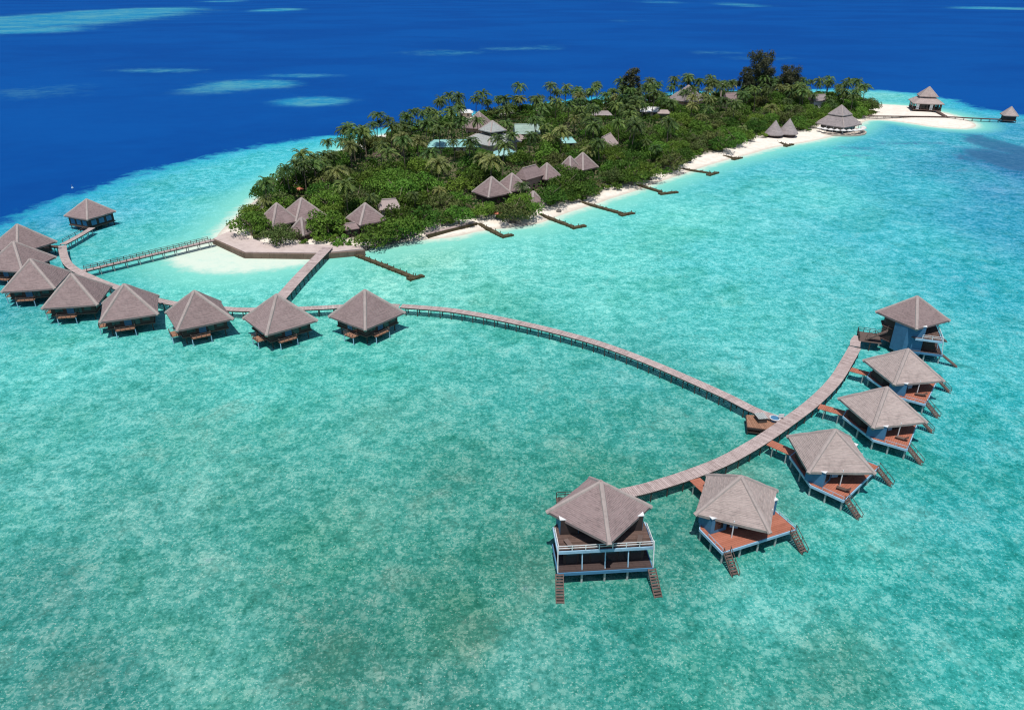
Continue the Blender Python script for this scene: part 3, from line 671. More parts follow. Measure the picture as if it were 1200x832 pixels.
pier_pts = [U(a, b, 2) for a, b in [(729, 578), (750, 573.5), (770, 568), (810, 555), (850, 539), (890, 516.5), (925, 492.5), (955, 469.5), (979, 445), (994, 421), (1002, 407)]]
pc, PCURVE = pier('boardwalk', 'curved grey boardwalk serving the six right-hand villas', 'boardwalk', pier_pts, 2.35, spacing=2.9, postmat='post_dark')
pier('boardwalk', 'short boardwalk from the bend of the curved pier to the far two-storey villa', 'boardwalk', [PCURVE[-1] + np.array((.2, .5)), (np.array(e6) + PCURVE[-1])/2 + np.array((-.2, .3)), e6], 2.0, z=2.02, spacing=2.6)
# potted plants where that boardwalk meets the villa
for k in ('R2', 'R3', 'R4', 'R5'):
    (cx, cy), a = R[k]; a = math.radians(a); d = np.array((-math.cos(a), -math.sin(a))); c = np.array((cx, cy))
    # first crossing of the ray with the pier centreline
    best = None
    for i in range(len(PCURVE)):
        w = PCURVE[i] - c; s = w@d; off = abs(w@np.array((-d[1], d[0])))
        if s > 4 and off < .45: best = s if best is None else min(best, s)
    if best is None: best = 9
    b = MB(); x = -5.35; end = -(best - 1.32)
    while x > end:
        b.box(max(x - .3, end), x, -.95, .95, 1.93, 2.03 + random.uniform(-.01, .01)); x -= .325
    g = b.build('gangway', M['red_deck'], vs[k])
    for xx in np.arange(-6.3, end + .3, -2.4):
        for s in (-.8, .8):
            b = MB(); b.tube([(xx, s, -1.2), (xx, s, 1.92)], [.1, .1], 6); b.build('gangway_post', M['post'], vs[k])
p1 = local('R1', -5.2, 0)
pier('boardwalk', 'short gangway from the pier end to the nearest two-storey villa', 'boardwalk', [PCURVE[0] + np.array((-.9, -.1)), p1], 1.9, z=2.03, spacing=2.5)
# ---- loungers on terraces
for k, x, y, rz, txt, mt in (('R1', 4.2, -4.6, 20, 'brown lounger on the dark upper terrace of the nearest two-storey villa, ladder side', 'stair'), ('R1', 4.2, 4.6, -20, 'brown lounger on the dark upper terrace of the nearest two-storey villa, pier side', 'stair'),
                             ('R3', 4.4, -4.0, 10, 'dark lounger on the orange deck of the villa beside the pier junction', 'plank_dark'), ('R4', 4.2, -3.6, 0, 'dark lounger on the deck of the villa behind the junction villa', 'plank_dark'), ('R5', 4.2, -3.4, 15, 'dark lounger on the deck of the villa below the far blue villa', 'plank_dark')):
    z = 4.99 if k == 'R1' else 2.07; lounger(local(k, x, y), z, math.radians(R[k][1] + rz), txt, M[mt])

# ---- the long curved boardwalk joining the two rows
jn = [U(a, b, 2) for a, b in [(470, 358.5), (520, 362.5), (560, 368.5), (600, 376.5), (650, 388), (700, 402), (750, 420), (800, 441), (850, 463.5), (885, 481), (915, 492)]]
pier('boardwalk', 'long curved boardwalk crossing the lagoon between the two villa rows', 'boardwalk', jn, 2.1, z=2.04, spacing=2.75)
lf = [U(a, b, 2) for a, b in [(468, 358.5), (430, 357.5), (372, 360.5), (324, 362), (270, 362), (196, 354), (135, 336), (100, 322), (84, 313), (77, 305), (74, 296), (73, 288)]]
pier('boardwalk', 'boardwalk running behind the left-hand villa row', 'boardwalk', lf, 2.1, z=2.0, spacing=3.4)
pier('boardwalk', 'straight boardwalk from the promenade to the left-hand villa row', 'boardwalk', [U(384, 290, 2), U(353, 322, 2), U(321, 358, 2)], 3.0, z=2.05, spacing=3.2)
pier('boardwalk', 'railed footbridge between the sandy promenade tip and the left-hand villas', 'boardwalk', [U(92, 318.5, 2), U(170, 300, 2), U(250, 281, 2)], 1.9, z=1.98, spacing=3.4, rails=(-1, 1), postmat='post')
pier('boardwalk', 'railed boardwalk leading to the lone hut near the reef edge', 'boardwalk', [U(73.5, 286.5, 2), U(92, 276.5, 2), U(108, 267, 2)], 1.9, z=2.02, spacing=3.2, rails=(1,), postmat='post')
pier('boardwalk', 'dark footbridge to the villa cut off by the photo edge', 'boardwalk', [U(71, 289, 2), U(55, 288, 2), U(42, 287, 2)], 1.5, z=1.97, spacing=3.4, mat='plank_dark')

# ---- left-hand villas
LEFT = 'villas of the left-hand row'
vl = villa_left('thatched villa at the end of the left row, where the long curved boardwalk begins', LEFT)
LV = [((-31.79, 150.65), 277.2, None), ((-50.11, 148.08), 265.6, 'thatched villa in front of the straight boardwalk to the promenade'),
      ((-68.38, 150.09), 257.7, 'thatched villa third along the left row, standing alone between gaps of open water'),
      ((-85.31, 154.0), 247.9, 'thatched villa fourth along the left row, its corner just clear of the next roof'),
      ((-100.42, 160.67), 236.5, 'thatched villa whose roof overlaps the pier bend and the railed footbridge start'),
      ((-115.48, 170.58), 236.5, 'thatched villa with its roof tucked behind that of the pier bend villa'),
      ((-127.4, 183.9), 214.6, 'thatched villa half hidden at the photo edge, second last of the left row'),
      ((-135.2, 198.8), 200.0, 'thatched villa at the photo edge farthest up the left row')]
for i, (xy, a, lb) in enumerate(LV): place(vl if i == 0 else copy_tree(vl), xy, a, lb)
# ---- lone hut near the reef edge
t = thing('overwater_hut', 'lone thatched hut on stilts near the deep blue reef edge', 'hut', (-132.0, 229.2, 0), math.radians(290))
D = 7.3; rf = roof_mesh(D, 4.3, 4.6).build('roof', M['thatch_mauve'], t); hips(rf, D, 4.3, 4.6, M['ridge'], w=.42)
b = MB(); b.prism([(6.3, 0), (0, 6.3), (-6.3, 0), (0, -6.3)], 1.5, 4.4); w = b.build('wall', M['dark'], t)
b = MB(); b.prism([(6.6, 0), (0, 6.6), (-6.6, 0), (0, -6.6)], 1.2, 1.497); b.build('floor', M['plank_dark'], t)
for k in range(4):
    a = np.array((6.3*math.cos(k*PI/2), 6.3*math.sin(k*PI/2))); c = np.array((6.3*math.cos((k+1)*PI/2), 6.3*math.sin((k+1)*PI/2))); d = c - a; n = np.array((d[1], -d[0])); n /= np.linalg.norm(n)
    for s0 in (.1, .4, .7):
        m_ = MB(); p = a + d*s0 + n*.03; q = a + d*(s0 + .2) + n*.03; m_.beam((*p, 2.7), (*q, 2.7), .05, 1.5); m_.build('window', M['blue'], w)
for x in (-4.4, -2, 0, 2, 4.4):
    for s in (-1, 1):
        b = MB(); y = s*(6 - abs(x)); b.tube([(x, y, -1.2), (x, y, 1.2)], [.15, .15], 7); b.build('stilt', M['post_dark'], t)

# ---- jetty platform beside the junction
jx = [U(a, b, 1.6) for a, b in [(874.5, 486), (905, 487), (914, 496), (908, 504), (876, 500)]]
jc = np.mean(jx, 0); t = thing('jetty_platform', 'small brown landing platform tucked into the pier junction', 'platform', (jc[0], jc[1], 0))
lp = [tuple(np.array(p) - jc) for p in jx]; boards(lp, 1.5, 1.6, 'tan', t, 'deck')
b = MB()
for i in range(5): b.beam((*(np.array(lp[i])*1.01), 1.34), (*(np.array(lp[(i+1) % 5])*1.01), 1.34), .16, .3)
b.build('edge_beam', M['dark'], t)
b = MB(); q0, q1 = np.array(lp[0]), np.array(lp[4]); s0, s1 = np.array(lp[1]), np.array(lp[3])
b.prism([tuple(q0*.98), tuple(q1*.98), tuple(s1*.98), tuple(s0*.98)], .45, .6); b.build('landing_step', M['plank_dark'], t)
for p in lp + [tuple((q0 + s0)/2), tuple((q1 + s1)/2)]:
    b = MB(); b.tube([(p[0]*.95, p[1]*.95, -1.2), (p[0]*.95, p[1]*.95, 1.5)], [.13, .13], 7); b.build('post', M['post_dark'], t)
cx, cy = U(891, 492.5, 1.6); t = thing('storage_box', 'grey slatted storage box on the jetty platform', 'box', (cx, cy, 1.605), .12)
b = MB(); b.box(-.75, .75, -.9, .9, 0, .85); b.build('body', M['post_dark'], t)
b = MB()
for i in range(6): b.box(-.85 + i*.29, -.85 + i*.29 + .24, -1.0, 1.0, .853, .93)
b.build('lid', M['post'], t)
cx, cy = U(907.5, 493, 1.6); t = thing('water_tub', 'round blue tub with a white rim on the jetty platform', 'tub', (cx, cy, 1.605))
b = MB(); b.tube([(0, 0, 0), (0, 0, .55)], [.75, .8], 16); b.build('body', M['blue'], t)
b = MB()
for k in range(20):
    a0, a1 = 2*PI*k/20, 2*PI*(k+1)/20; b.beam((.84*math.cos(a0), .84*math.sin(a0), .56), (.84*math.cos(a1), .84*math.sin(a1), .56), .14, .12)
b.build('rim', M['white'], t)
cx, cy = U(914.5, 493.5, 1.6); t = thing('notice_board', 'white notice board on posts at the pier junction', 'sign', (cx, cy, 1.605), .1)
b = MB(); b.box(-.5, .5, -.03, .03, .7, 1.45); b.build('panel', M['white'], t)
for s in (-.4, .4):
    b = MB(); b.box(s - .04, s + .04, .032, .1, 0, 1.4); b.build('post', M['dark'], t)

# ---- groynes
G = [('long timber groyne with a T-shaped head nearest the promenade', (410, 297), (484, 326), ((479, 329), (496, 324))),
     ('timber groyne starting at the end of the timber walkway', (557, 262), (587, 277), ((587.5, 279), (601, 276))),
     ('timber groyne beside the little thatched gazebo', (628, 251), (671, 267), ((670, 268.5), (686, 265.5))),
     ('straight timber groyne midway along the beach with a T-shaped head', (681, 238), (729, 251.5), ((727, 253.5), (742, 250.5))),
     ('timber groyne ending in a drowned greenish stone mound', (748, 218), (775, 226), ((773, 228.5), (794, 226))),
     ('timber groyne midway between the stone mound groyne and the paired cone huts', (799, 199), (833, 204), ((830, 206.5), (841, 203))),
     ('timber groyne second from the paired cone huts', (838, 181.5), (861, 186.5), ((859, 188), (869, 185.5))),
     ('short timber groyne in front of the paired cone huts', (896, 163.5), (923, 171), ((920, 172.5), (929, 170)))]
for i, g in enumerate(G): groyne(*g, w=1.5 if i == 0 else 1.6, z=.55)
tw = thing('timber_walkway', 'dark-edged timber walkway along the shore between promenade and groynes', 'walkway', (0, 0, 0))
P = [U(a, b, 1.2) for a, b in [(499, 274.5), (530, 267), (557, 260.5)]]; b = MB()
for i in range(2):
    p, q = np.array(P[i]), np.array(P[i+1]); d = q - p; Ln = np.linalg.norm(d); d /= Ln; n = np.array((-d[1], d[0])); k = int(Ln/.5)
    for j in range(k):
        a, c = p + d*Ln*j/k, p + d*Ln*(j + .93)/k; b.prism([tuple(a - n*.9), tuple(c - n*.9), tuple(c + n*.9), tuple(a + n*.9)], 1.15, 1.30)
b.build('deck', M['plank'], tw); b = MB()
for i in range(2):
    p, q = np.array(P[i]), np.array(P[i+1]); d = q - p; d /= np.linalg.norm(d); n = np.array((-d[1], d[0])); s = -1 if n[1] > 0 else 1
    b.beam((*(p + n*s*1.0), .35), (*(q + n*s*1.0), .35), .22, 2.0)
b.build('retaining_board', M['groyne'], tw)

# ---- island buildings ------------------------------------------------
CLEAR = []   # photo rectangles (with distance) in which a nearer crown would hide a building
def clear(x0, y0, x1, y1, y): CLEAR.append((x0, y0, x1, y1, y))
FOOT = []
def pyramid_hut(label, apex, z_ap, he, D, rot, roof='thatch_mauve', wall='dark', name='thatched_hut', cat='hut', group=None, wall_r=.80, ridge=True, n=12, sides=4, annex=None, flare=0.0):
    x, y = U(*apex, z_ap); g = ground_z(x, y); t = thing(name, label, cat, (x, y, g - .02), math.radians(rot), group); he -= g; ha = z_ap - g - he
    rf = roof_mesh(D, he, ha, n=n, m=4 if sides <= 6 else 1, sides=sides, flare=flare).build('roof', M[roof], t)
    if ridge: hips(rf, D, he, ha, M['ridge'], sides=sides, w=.5, flare=flare)
    b = MB(); r = D*wall_r; pts = [(r*math.cos(2*PI*k/sides), r*math.sin(2*PI*k/sides)) for k in range(sides)]
    b.prism(pts, -.3, he + .05); w = b.build('wall', M[wall], t)
    for k in range(sides if sides <= 6 else 0):
        a, c = np.array(pts[k]), np.array(pts[(k+1) % sides]); d = c - a; nn = np.array((d[1], -d[0])); nn /= np.linalg.norm(nn)
        for s0, s1, nm in ((.12, .34, 'window'), (.42, .58, 'door'), (.66, .88, 'window')):
            p, q = a + d*s0 + nn*.03, a + d*s1 + nn*.03; m_ = MB(); z = 1.05 if nm == 'door' else 1.3
            m_.beam((*p, z), (*q, z), .05, 2.0 if nm == 'door' else 1.0); m_.build(nm, M['glass' if nm == 'window' else 'stair'], w)
    FOOT.append((x, y, D*.92)); return t
BG = 'thatched bungalows among the island trees'
pyramid_hut('thatched bungalow closest to the promenade tip', (324, 238), 9.0, 3.6, 6.4, 268, group=BG); clear(304, 237, 348, 262, 222)
pyramid_hut('thatched bungalow just behind the one at the promenade tip', (353, 232), 9.0, 3.6, 7.4, 266, group=BG); clear(334, 231, 376, 255, 228)
pyramid_hut('small steep thatched hut beside the promenade', (353, 255), 7.0, 2.8, 4.4, 285, group=BG); clear(342, 254, 366, 279, 211)
pyramid_hut('thatched bungalow with a lower porch roof by the promenade end', (428, 238), 9.4, 4.4, 6.6, 262, group=BG); clear(403, 237, 442, 276, 222)
def shed_roof(name, label, c, W_, D_, z0, h, rot, roof, wall, cat='building', group=None, gable=False, over=.9, hipf=.5):
    """rectangular house with a hipped (or gabled) roof"""
    x, y = c; g = ground_z(x, y); t = thing(name, label, cat, (x, y, g - .02), math.radians(rot), group)
    b = MB(); b.box(-W_/2 + over, W_/2 - over, -D_/2 + over, D_/2 - over, -.3, z0 + .1); w = b.build('wall', M[wall], t)
    b = MB(); k = W_/2 if gable else W_/2 - D_/2*hipf*1.0; n = 9
    cr = [(-W_/2, -D_/2), (W_/2, -D_/2), (W_/2, D_/2), (-W_/2, D_/2)]; rg = [(-k, 0), (k, 0), (k, 0), (-k, 0)]
    prev = [(*p, z0 - .15) for p in cr]; b.quad(prev[::-1], .1)
    for i in range(n + 1):
        s = i/n; ring = [(p[0]*(1-s) + q[0]*s, p[1]*(1-s)+q[1]*s*1.0 + (0 if s < 1 else .0), z0 + .05 + h*s) for p, q in zip(cr, rg)]
        for j in range(4):
            if s == 1 and j in (1, 3): b.quad([prev[j], prev[(j+1) % 4], ring[j]])
            else: b.quad([prev[j], prev[(j+1) % 4], ring[(j+1) % 4], ring[j]])
        prev = ring
    rf = b.build('roof', M[roof], t)
    b = MB(); b.tube([(-k, 0, z0 + h + .08), (k, 0, z0 + h + .08)], [.22, .22], 6); b.build('ridge_cap', M['ridge' if 'thatch' in roof else roof], rf)
    for s in (-1, 1):
        for i in range(max(2, int(W_/3.2))):
            xx = -W_/2 + over + (W_ - 2*over)*(i + .5)/max(2, int(W_/3.2)); m_ = MB(); yy = s*(D_/2 - over + .03)
            m_.box(xx - .6, xx + .6, yy - .03, yy + .03, .9, 2.2); m_.build('window', M['glass'], w)
    FOOT.append((x, y, min(W_, D_)*.6)); FOOT.append((x + W_*.3*math.cos(math.radians(rot)), y + W_*.3*math.sin(math.radians(rot)), D_*.5)); FOOT.append((x - W_*.3*math.cos(math.radians(rot)), y - W_*.3*math.sin(math.radians(rot)), D_*.5))
    return t
x, y = U(411, 268, 3.0); shed_roof('porch', 'low grey porch roof in front of the bungalow by the promenade end', (x, y), 5.0, 4.2, 2.2, 1.3, 30, 'thatch_mauve', 'dark', 'porch', over=.4)
x, y = U(456, 237, 6.5); shed_roof('thatched_hut', 'pale thatched roof half hidden by leaves behind the porch bungalow', (x, y), 7, 5, 3.6, 2.6, 15, 'thatch', 'cream', 'hut', BG)
pyramid_hut('first thatched bungalow of the close row above the gazebo', (576, 207), 10.0, 4.6, 6.8, 262, group=BG); clear(556, 207, 600, 229, 254)
pyramid_hut('second thatched bungalow of the close row, touching the first', (600, 203), 9.6, 4.6, 6.2, 262, group=BG); clear(590, 203, 622, 223, 258)
x, y = U(620, 205, 6.5); shed_roof('thatched_hut', 'long thatched roof rising behind the close row of bungalows', (x, y + 1), 11, 6.5, 4.6, 3.4, 50, 'thatch_mauve', 'pink_wall', 'hut', BG); clear(610, 196, 628, 214, 258)
pyramid_hut('single thatched bungalow set apart in greenery above the close row', (641, 191), 9.5, 4.6, 5.6, 265, group=BG); clear(629, 191, 654, 207, 278)
pyramid_hut('narrower roof of the twin thatched bungalow', (668, 183), 9.3, 4.2, 5.0, 270, group=BG); clear(659, 183, 676, 200, 288)
pyramid_hut('taller roof of the twin thatched bungalow', (683, 179), 10.0, 4.6, 6.2, 268, group=BG); clear(676, 179, 699, 199, 292)
x, y = U(710, 168, 6); shed_roof('thatched_house', 'pinkish gabled house with pale posts behind the twin bungalow', (x, y), 12, 8, 4.0, 4.2, 65, 'dryroof' if 0 else 'thatch', 'cream', 'house', gable=True); clear(700, 160, 722, 183, 318)
t = pyramid_hut('little thatched gazebo on the beach beside a groyne', (625, 224), 6.6, 3.4, 3.3, 262, name='gazebo', cat='gazebo', wall_r=.66, n=9); clear(614, 222, 637, 245, 236)
# centre: tiered hall with teal wings
x, y = U(577, 142, 14); y0 = y; g = ground_z(x, y)
t = thing('tiered_hall', 'pale two-tier pyramid roofed hall among palms in the island centre', 'hall', (x, y, g), math.radians(264))
rf = roof_mesh(13, 4.5, 6.0, n=12, top=.55).build('lower_roof', M['pale_roof'], t); hips(rf, 13, 4.5, 6.0, M['ridge'], w=.5, top=.55)
rf = roof_mesh(6.2, 9.0, 4.0, n=8).build('upper_roof', M['pale_roof'], t); hips(rf, 6.2, 9.0, 4.0, M['ridge'], w=.4)
b = MB(); b.prism([(4.6, 0), (0, 4.6), (-4.6, 0), (0, -4.6)], 7.5, 9.1); b.build('clerestory', M['glass'], t)
b = MB(); b.prism([(11, 0), (0, 11), (-11, 0), (0, -11)], -.3, 4.6); b.build('wall', M['cream'], t); FOOT.append((x, y, 12)); clear(568, 139, 600, 172, y - 8)
x, y = U(541, 171, 3.6); shed_roof('teal_roofed_hall', 'long building with a pale teal sheet roof beside the tiered hall', (x, y), 30, 11, 2.9, 2.0, 2, 'teal', 'cream'); clear(511, 163, 577, 177, y - 6)
x, y = U(516, 171, 3.6); shed_roof('teal_roofed_shed', 'small teal roofed shed at the end of the long teal building', (x - 1, y + 1), 8, 7, 2.8, 1.6, 20, 'teal', 'cream'); clear(504, 164, 520, 173, y - 5)
x, y = U(592, 181, 3.8); shed_roof('teal_roofed_house', 'square teal roofed house in front of the tiered hall', (x, y), 9, 10, 2.8, 2.2, 90, 'teal', 'cream'); clear(583, 171, 601, 188, y - 6)
x, y = U(617, 154, 4.6); shed_roof('grey_green_house', 'house with a grey green gabled roof right of the tiered hall', (x, y), 12, 9, 2.9, 3.8, 8, 'green_roof', 'pink_wall', gable=True); clear(606, 146, 630, 162, y - 6)
x, y = U(606, 163, 4); shed_roof('pink_annex', 'low pink annex between the tiered hall and the grey green house', (x, y), 7, 6, 3.0, 1.6, 40, 'thatch', 'pink_wall'); clear(599, 156, 612, 169, y - 4)
x, y = U(664, 167, 3.8); shed_roof('small_teal_house', 'small teal roof showing through trees behind the twin bungalow', (x, y), 8, 6, 2.8, 1.8, 10, 'teal', 'cream'); clear(656, 161, 672, 172, y - 5)
pyramid_hut('mauve thatched house behind the tiered hall', (561, 131), 12, 5, 8.5, 290, group=BG, wall='pink_wall'); clear(553, 130, 574, 144, 350)
x, y = U(545, 129, 4); shed_roof('pale_house', 'pale flat-looking roof at the ocean edge behind the mauve house', (x, y), 9, 6, 2.8, 1.2, 0, 'white_roof', 'cream'); clear(538, 126, 556, 133, y - 4)
x, y = U(704, 134, 4.2); shed_roof('grey_house', 'low dark grey roofed house in the middle of the grove', (x, y), 12, 8, 2.9, 1.6, 0, 'thatch_grey', 'cream'); clear(694, 129, 716, 138, y - 5)
x, y = U(764, 130, 4.2); shed_roof('white_roofed_house', 'white sheet roofed house in the grove', (x, y), 13, 9, 3.0, 1.8, 170, 'white_roof', 'cream'); clear(755, 124, 774, 135, y - 5)
x, y = U(778, 132, 5); shed_roof('pinkish_annex', 'pale pinkish annex next to the white roofed house', (x, y), 7, 6, 3.6, 1.4, 170, 'thatch', 'cream'); clear(773, 128, 784, 136, y - 4)
pyramid_hut('tall thatched house on the ocean side skyline', (807, 100), 14, 6.0, 11.5, 258, roof='thatch_grey', group=BG, wall='pink_wall'); clear(792, 99, 821, 119, 430)
x, y = U(857, 113, 8); shed_roof('mauve_house', 'small mauve thatched gable on the skyline beside the tall casuarinas', (x, y), 9, 8, 4.5, 4, 20, 'thatch_mauve', 'pink_wall', gable=True); clear(851, 107, 864, 117, y - 5)
x, y = U(844, 118, 1.2); g = ground_z(x, y); t = thing('white_mast', 'slim pale water tower between the skyline house and the casuarinas', 'tower', (x, y, g))
b = MB(); b.tube([(0, 0, -.3), (0, 0, 8)], [.55, .45], 8); b.build('shaft', M['cream'], t); b = MB(); b.tube([(0, 0, 8), (0, 0, 10)], [1.1, 1.1], 10); b.build('tank', M['white'], t); FOOT.append((x, y, 3)); clear(840, 106, 848, 117, y - 4)
x, y = U(958, 117, 6); shed_roof('beach_house', 'small grey and white house under palms near the sandbar end', (x, y), 9, 7, 4.6, 3.0, 10, 'thatch_grey', 'white', gable=True); clear(950, 110, 967, 122, y - 5)
x, y = U(447, 182, 1.2)
# paired cone huts
for i, (ap, D, lb) in enumerate((((909.5, 141), 4.6, 'cone-roofed hut nearer the casuarinas of the beach pair'), ((926, 139), 4.9, 'slightly taller cone-roofed hut nearer the beach restaurant'))):
    pyramid_hut(lb, ap, 9.0 + .4*i, 2.6, D, 0, roof='thatch_grey', name='cone_hut', cat='hut', group='paired cone huts', sides=14, ridge=False, wall_r=.72, n=12); clear(900, 138, 937, 160, 358)
# beach restaurant
x, y = U(987, 121, 14.0); g = ground_z(x, y); RX, RY = x, y
t = thing('beach_restaurant', 'big two-tier thatched pavilion at the beach corner with parasols round its terrace', 'pavilion', (x, y, g), math.radians(262)); g0 = g; t.scale = (.80, .80, .98)
rf = roof_mesh(14.2, 3.6, 8.2, n=14, top=.50).build('lower_roof', M['thatch_grey'], t); hips(rf, 14.2, 3.6, 8.2, M['ridge'], w=.5, top=.5)
rf = roof_mesh(7.4, 8.4, 4.6, n=8).build('upper_roof', M['thatch_grey'], t); hips(rf, 7.4, 8.4, 4.6, M['ridge'], w=.4)
b = MB(); b.prism([(5.6, 0), (0, 5.6), (-5.6, 0), (0, -5.6)], 6.8, 8.5); b.build('clerestory', M['glass'], t)
b = MB(); b.prism([(10.5, 0), (0, 10.5), (-10.5, 0), (0, -10.5)], .3, 3.7); b.build('wall', M['glass'], t)
b = MB(); b.tube([(0, 0, -1.2), (0, 0, .28)], [17.5, 17.5], 28); b.build('terrace', M['cream'], t)
for k in range(12):
    a = 2*PI*k/12; rr = 12.6/(abs(math.cos(a)) + abs(math.sin(a))); b = MB(); b.tube([(rr*math.cos(a), rr*math.sin(a), .28), (rr*math.cos(a), rr*math.sin(a), 3.6)], [.16, .16], 6); b.build('column', M['white'], t)
FOOT.append((x, y, 12.5)); clear(959, 119, 1009, 162, y - 12)
def parasol(x, y, z, r, mat, label, group):
    t = thing('parasol', label, 'parasol', (x, y, z), random.uniform(0, 1), group)
    b = MB(); b.tube([(0, 0, 0), (0, 0, 2.6)], [.05, .05], 6); b.build('pole', M['post'], t)
    b = MB(); n = 8; P0 = [(r*math.cos(2*PI*k/n), r*math.sin(2*PI*k/n), 2.05) for k in range(n)]
    for k in range(n):
        b.quad([P0[k], P0[(k+1) % n], (0, 0, 2.75)]); b.quad([P0[(k+1) % n], P0[k], (0, 0, 2.65)])
        a, c = P0[k], P0[(k+1) % n]; b.quad([(a[0], a[1], 1.88), (c[0], c[1], 1.88), c, a])
    b.build('canopy', M[mat], t)
for k, a in enumerate(np.linspace(205, 345, 11)):
    rr = 12.2; parasol(RX + rr*math.cos(math.radians(a)), RY + rr*math.sin(math.radians(a)), g0 + .28, 1.5, 'parasol', 'white parasol on the terrace of the beach restaurant', 'white terrace parasols')
for px, py, lb in ((346, 226, 'red parasol on the sand behind the promenade bungalows, palm side'), (352, 229, 'red parasol on the sand behind the promenade bungalows, roof side')):
    x, y = U(px, py, 1); parasol(x, y, ground_z(x, y), 1.5, 'red_cloth', lb, 'red beach parasols'); clear(px - 6, py - 9, px + 6, py + 2, y - 1)
x, y = U(584, 256, 1); parasol(x, y, ground_z(x, y), 1.7, 'red_cloth', 'faded red parasol on the sand beside the second groyne', 'red beach parasols'); clear(579, 243, 590, 258, y - 1)
# sandbar pavilion
x, y = U(1090, 100, 15); g = ground_z(x, y); SPX, SPY = x, y
t = thing('sandbar_pavilion', 'two-tier thatched pavilion on stilts standing on the white sandbar', 'pavilion', (x, y, g), math.radians(208)); t.scale = (.88, .88, .96)
rf = roof_mesh(13.0, 6.0 - g, 5.6, n=12, top=.45).build('lower_roof', M['thatch'], t); hips(rf, 13.0, 6.0 - g, 5.6, M['ridge'], w=.45, top=.45)
rf = roof_mesh(7.8, 9.6 - g, 5.2, n=8).build('upper_roof', M['thatch'], t); hips(rf, 7.8, 9.6 - g, 5.2, M['ridge'], w=.4)
b = MB(); b.prism([(6.2, 0), (0, 6.2), (-6.2, 0), (0, -6.2)], 7.4, 9.6 - g); b.build('clerestory', M['dark'], t)
b = MB(); b.prism([(12, 0), (0, 12), (-12, 0), (0, -12)], .9, 1.3); b.build('floor', M['plank_dark'], t)
b = MB(); b.prism([(7, 0), (0, 7), (-7, 0), (0, -7)], 1.305, 5); b.build('core_wall', M['glass'], t)
for k in range(4):
    a = np.array((11.4*math.cos(k*PI/2), 11.4*math.sin(k*PI/2))); c = np.array((11.4*math.cos((k+1)*PI/2), 11.4*math.sin((k+1)*PI/2)))
    for s in (0, .25, .5, .75):
        p = a + (c - a)*s; b = MB(); b.tube([(*p, -.5), (*p, 6.0 - g)], [.28, .28], 6); b.build('column', M['dark'], t)
    for s in (.08, .58):
        p = a + (c - a)*s; q = a + (c - a)*(s + .11); b = MB(); b.beam((*p, 3.0), (*q, 3.0), .08, 3.2); b.build('curtain', M['white'], t)
    b = MB(); rail_run(b, a, c, 1.3, 1.0, 2, 2, .12); b.build('railing', M['dark'], t)
# far hut at the end of the sandbar boardwalk
x, y = U(1186, 124, 8.6); t = thing('overwater_hut', 'small thatched hut at the far end of the sandbar boardwalk', 'hut', (x, y, 0), math.radians(208)); t.scale = (.78, .78, .95)
rf = roof_mesh(6.6, 4.0, 4.6, n=10).build('roof', M['thatch'], t); hips(rf, 6.6, 4.0, 4.6, M['ridge'], w=.4)
b = MB(); b.prism([(5.2, 0), (0, 5.2), (-5.2, 0), (0, -5.2)], 1.4, 4.1); b.build('wall', M['dark'], t)
b = MB(); b.prism([(6, 0), (0, 6), (-6, 0), (0, -6)], 1.1, 1.397); b.build('floor', M['plank_dark'], t)
for k in range(4):
    for s in (0, .5):
        a = np.array((5.4*math.cos(k*PI/2), 5.4*math.sin(k*PI/2))); c = np.array((5.4*math.cos((k+1)*PI/2), 5.4*math.sin((k+1)*PI/2))); p = a + (c - a)*s
        b = MB(); b.tube([(*p, -1.2), (*p, 1.1)], [.18, .18], 6); b.build('stilt', M['post_dark'], t)
FH = (x, y)
a0 = np.array(U(1014, 136.0, 1.7)); a1 = np.array(U(1105, 137, 1.7)); a2 = np.array((FH[0] - 5, FH[1] - 1.5))
pier('boardwalk', 'straight dark boardwalk crossing the sandbar to the far hut', 'boardwalk', [a0, a1, (a1 + a2)/2, a2], 2.2, z=1.75, spacing=4.2, mat='plank_dark')
pier('boardwalk', 'short boardwalk branching to the sandbar pavilion', 'boardwalk', [np.array(U(1108, 136.4, 1.7)), np.array(U(1099, 131.0, 1.7))], 2.0, z=1.78, spacing=3.0, mat='plank_dark')
# mooring buoy out on the blue
x, y = U(85, 221); t = thing('mooring_buoy', 'small pale mooring buoy floating just beyond the reef edge', 'buoy', (x, y, 0))
b = MB(); b.tube([(0, 0, -.4), (0, 0, -.1), (0, 0, .25), (0, 0, .5), (0, 0, .8)], [.2, .4, .45, .2, .06], 10); b.build('float', M['pale_blue'], t)
b = MB(); b.tube([(0, 0, .8), (0, 0, 1.3)], [.06, .06], 6); b.build('pole', M['post'], t)

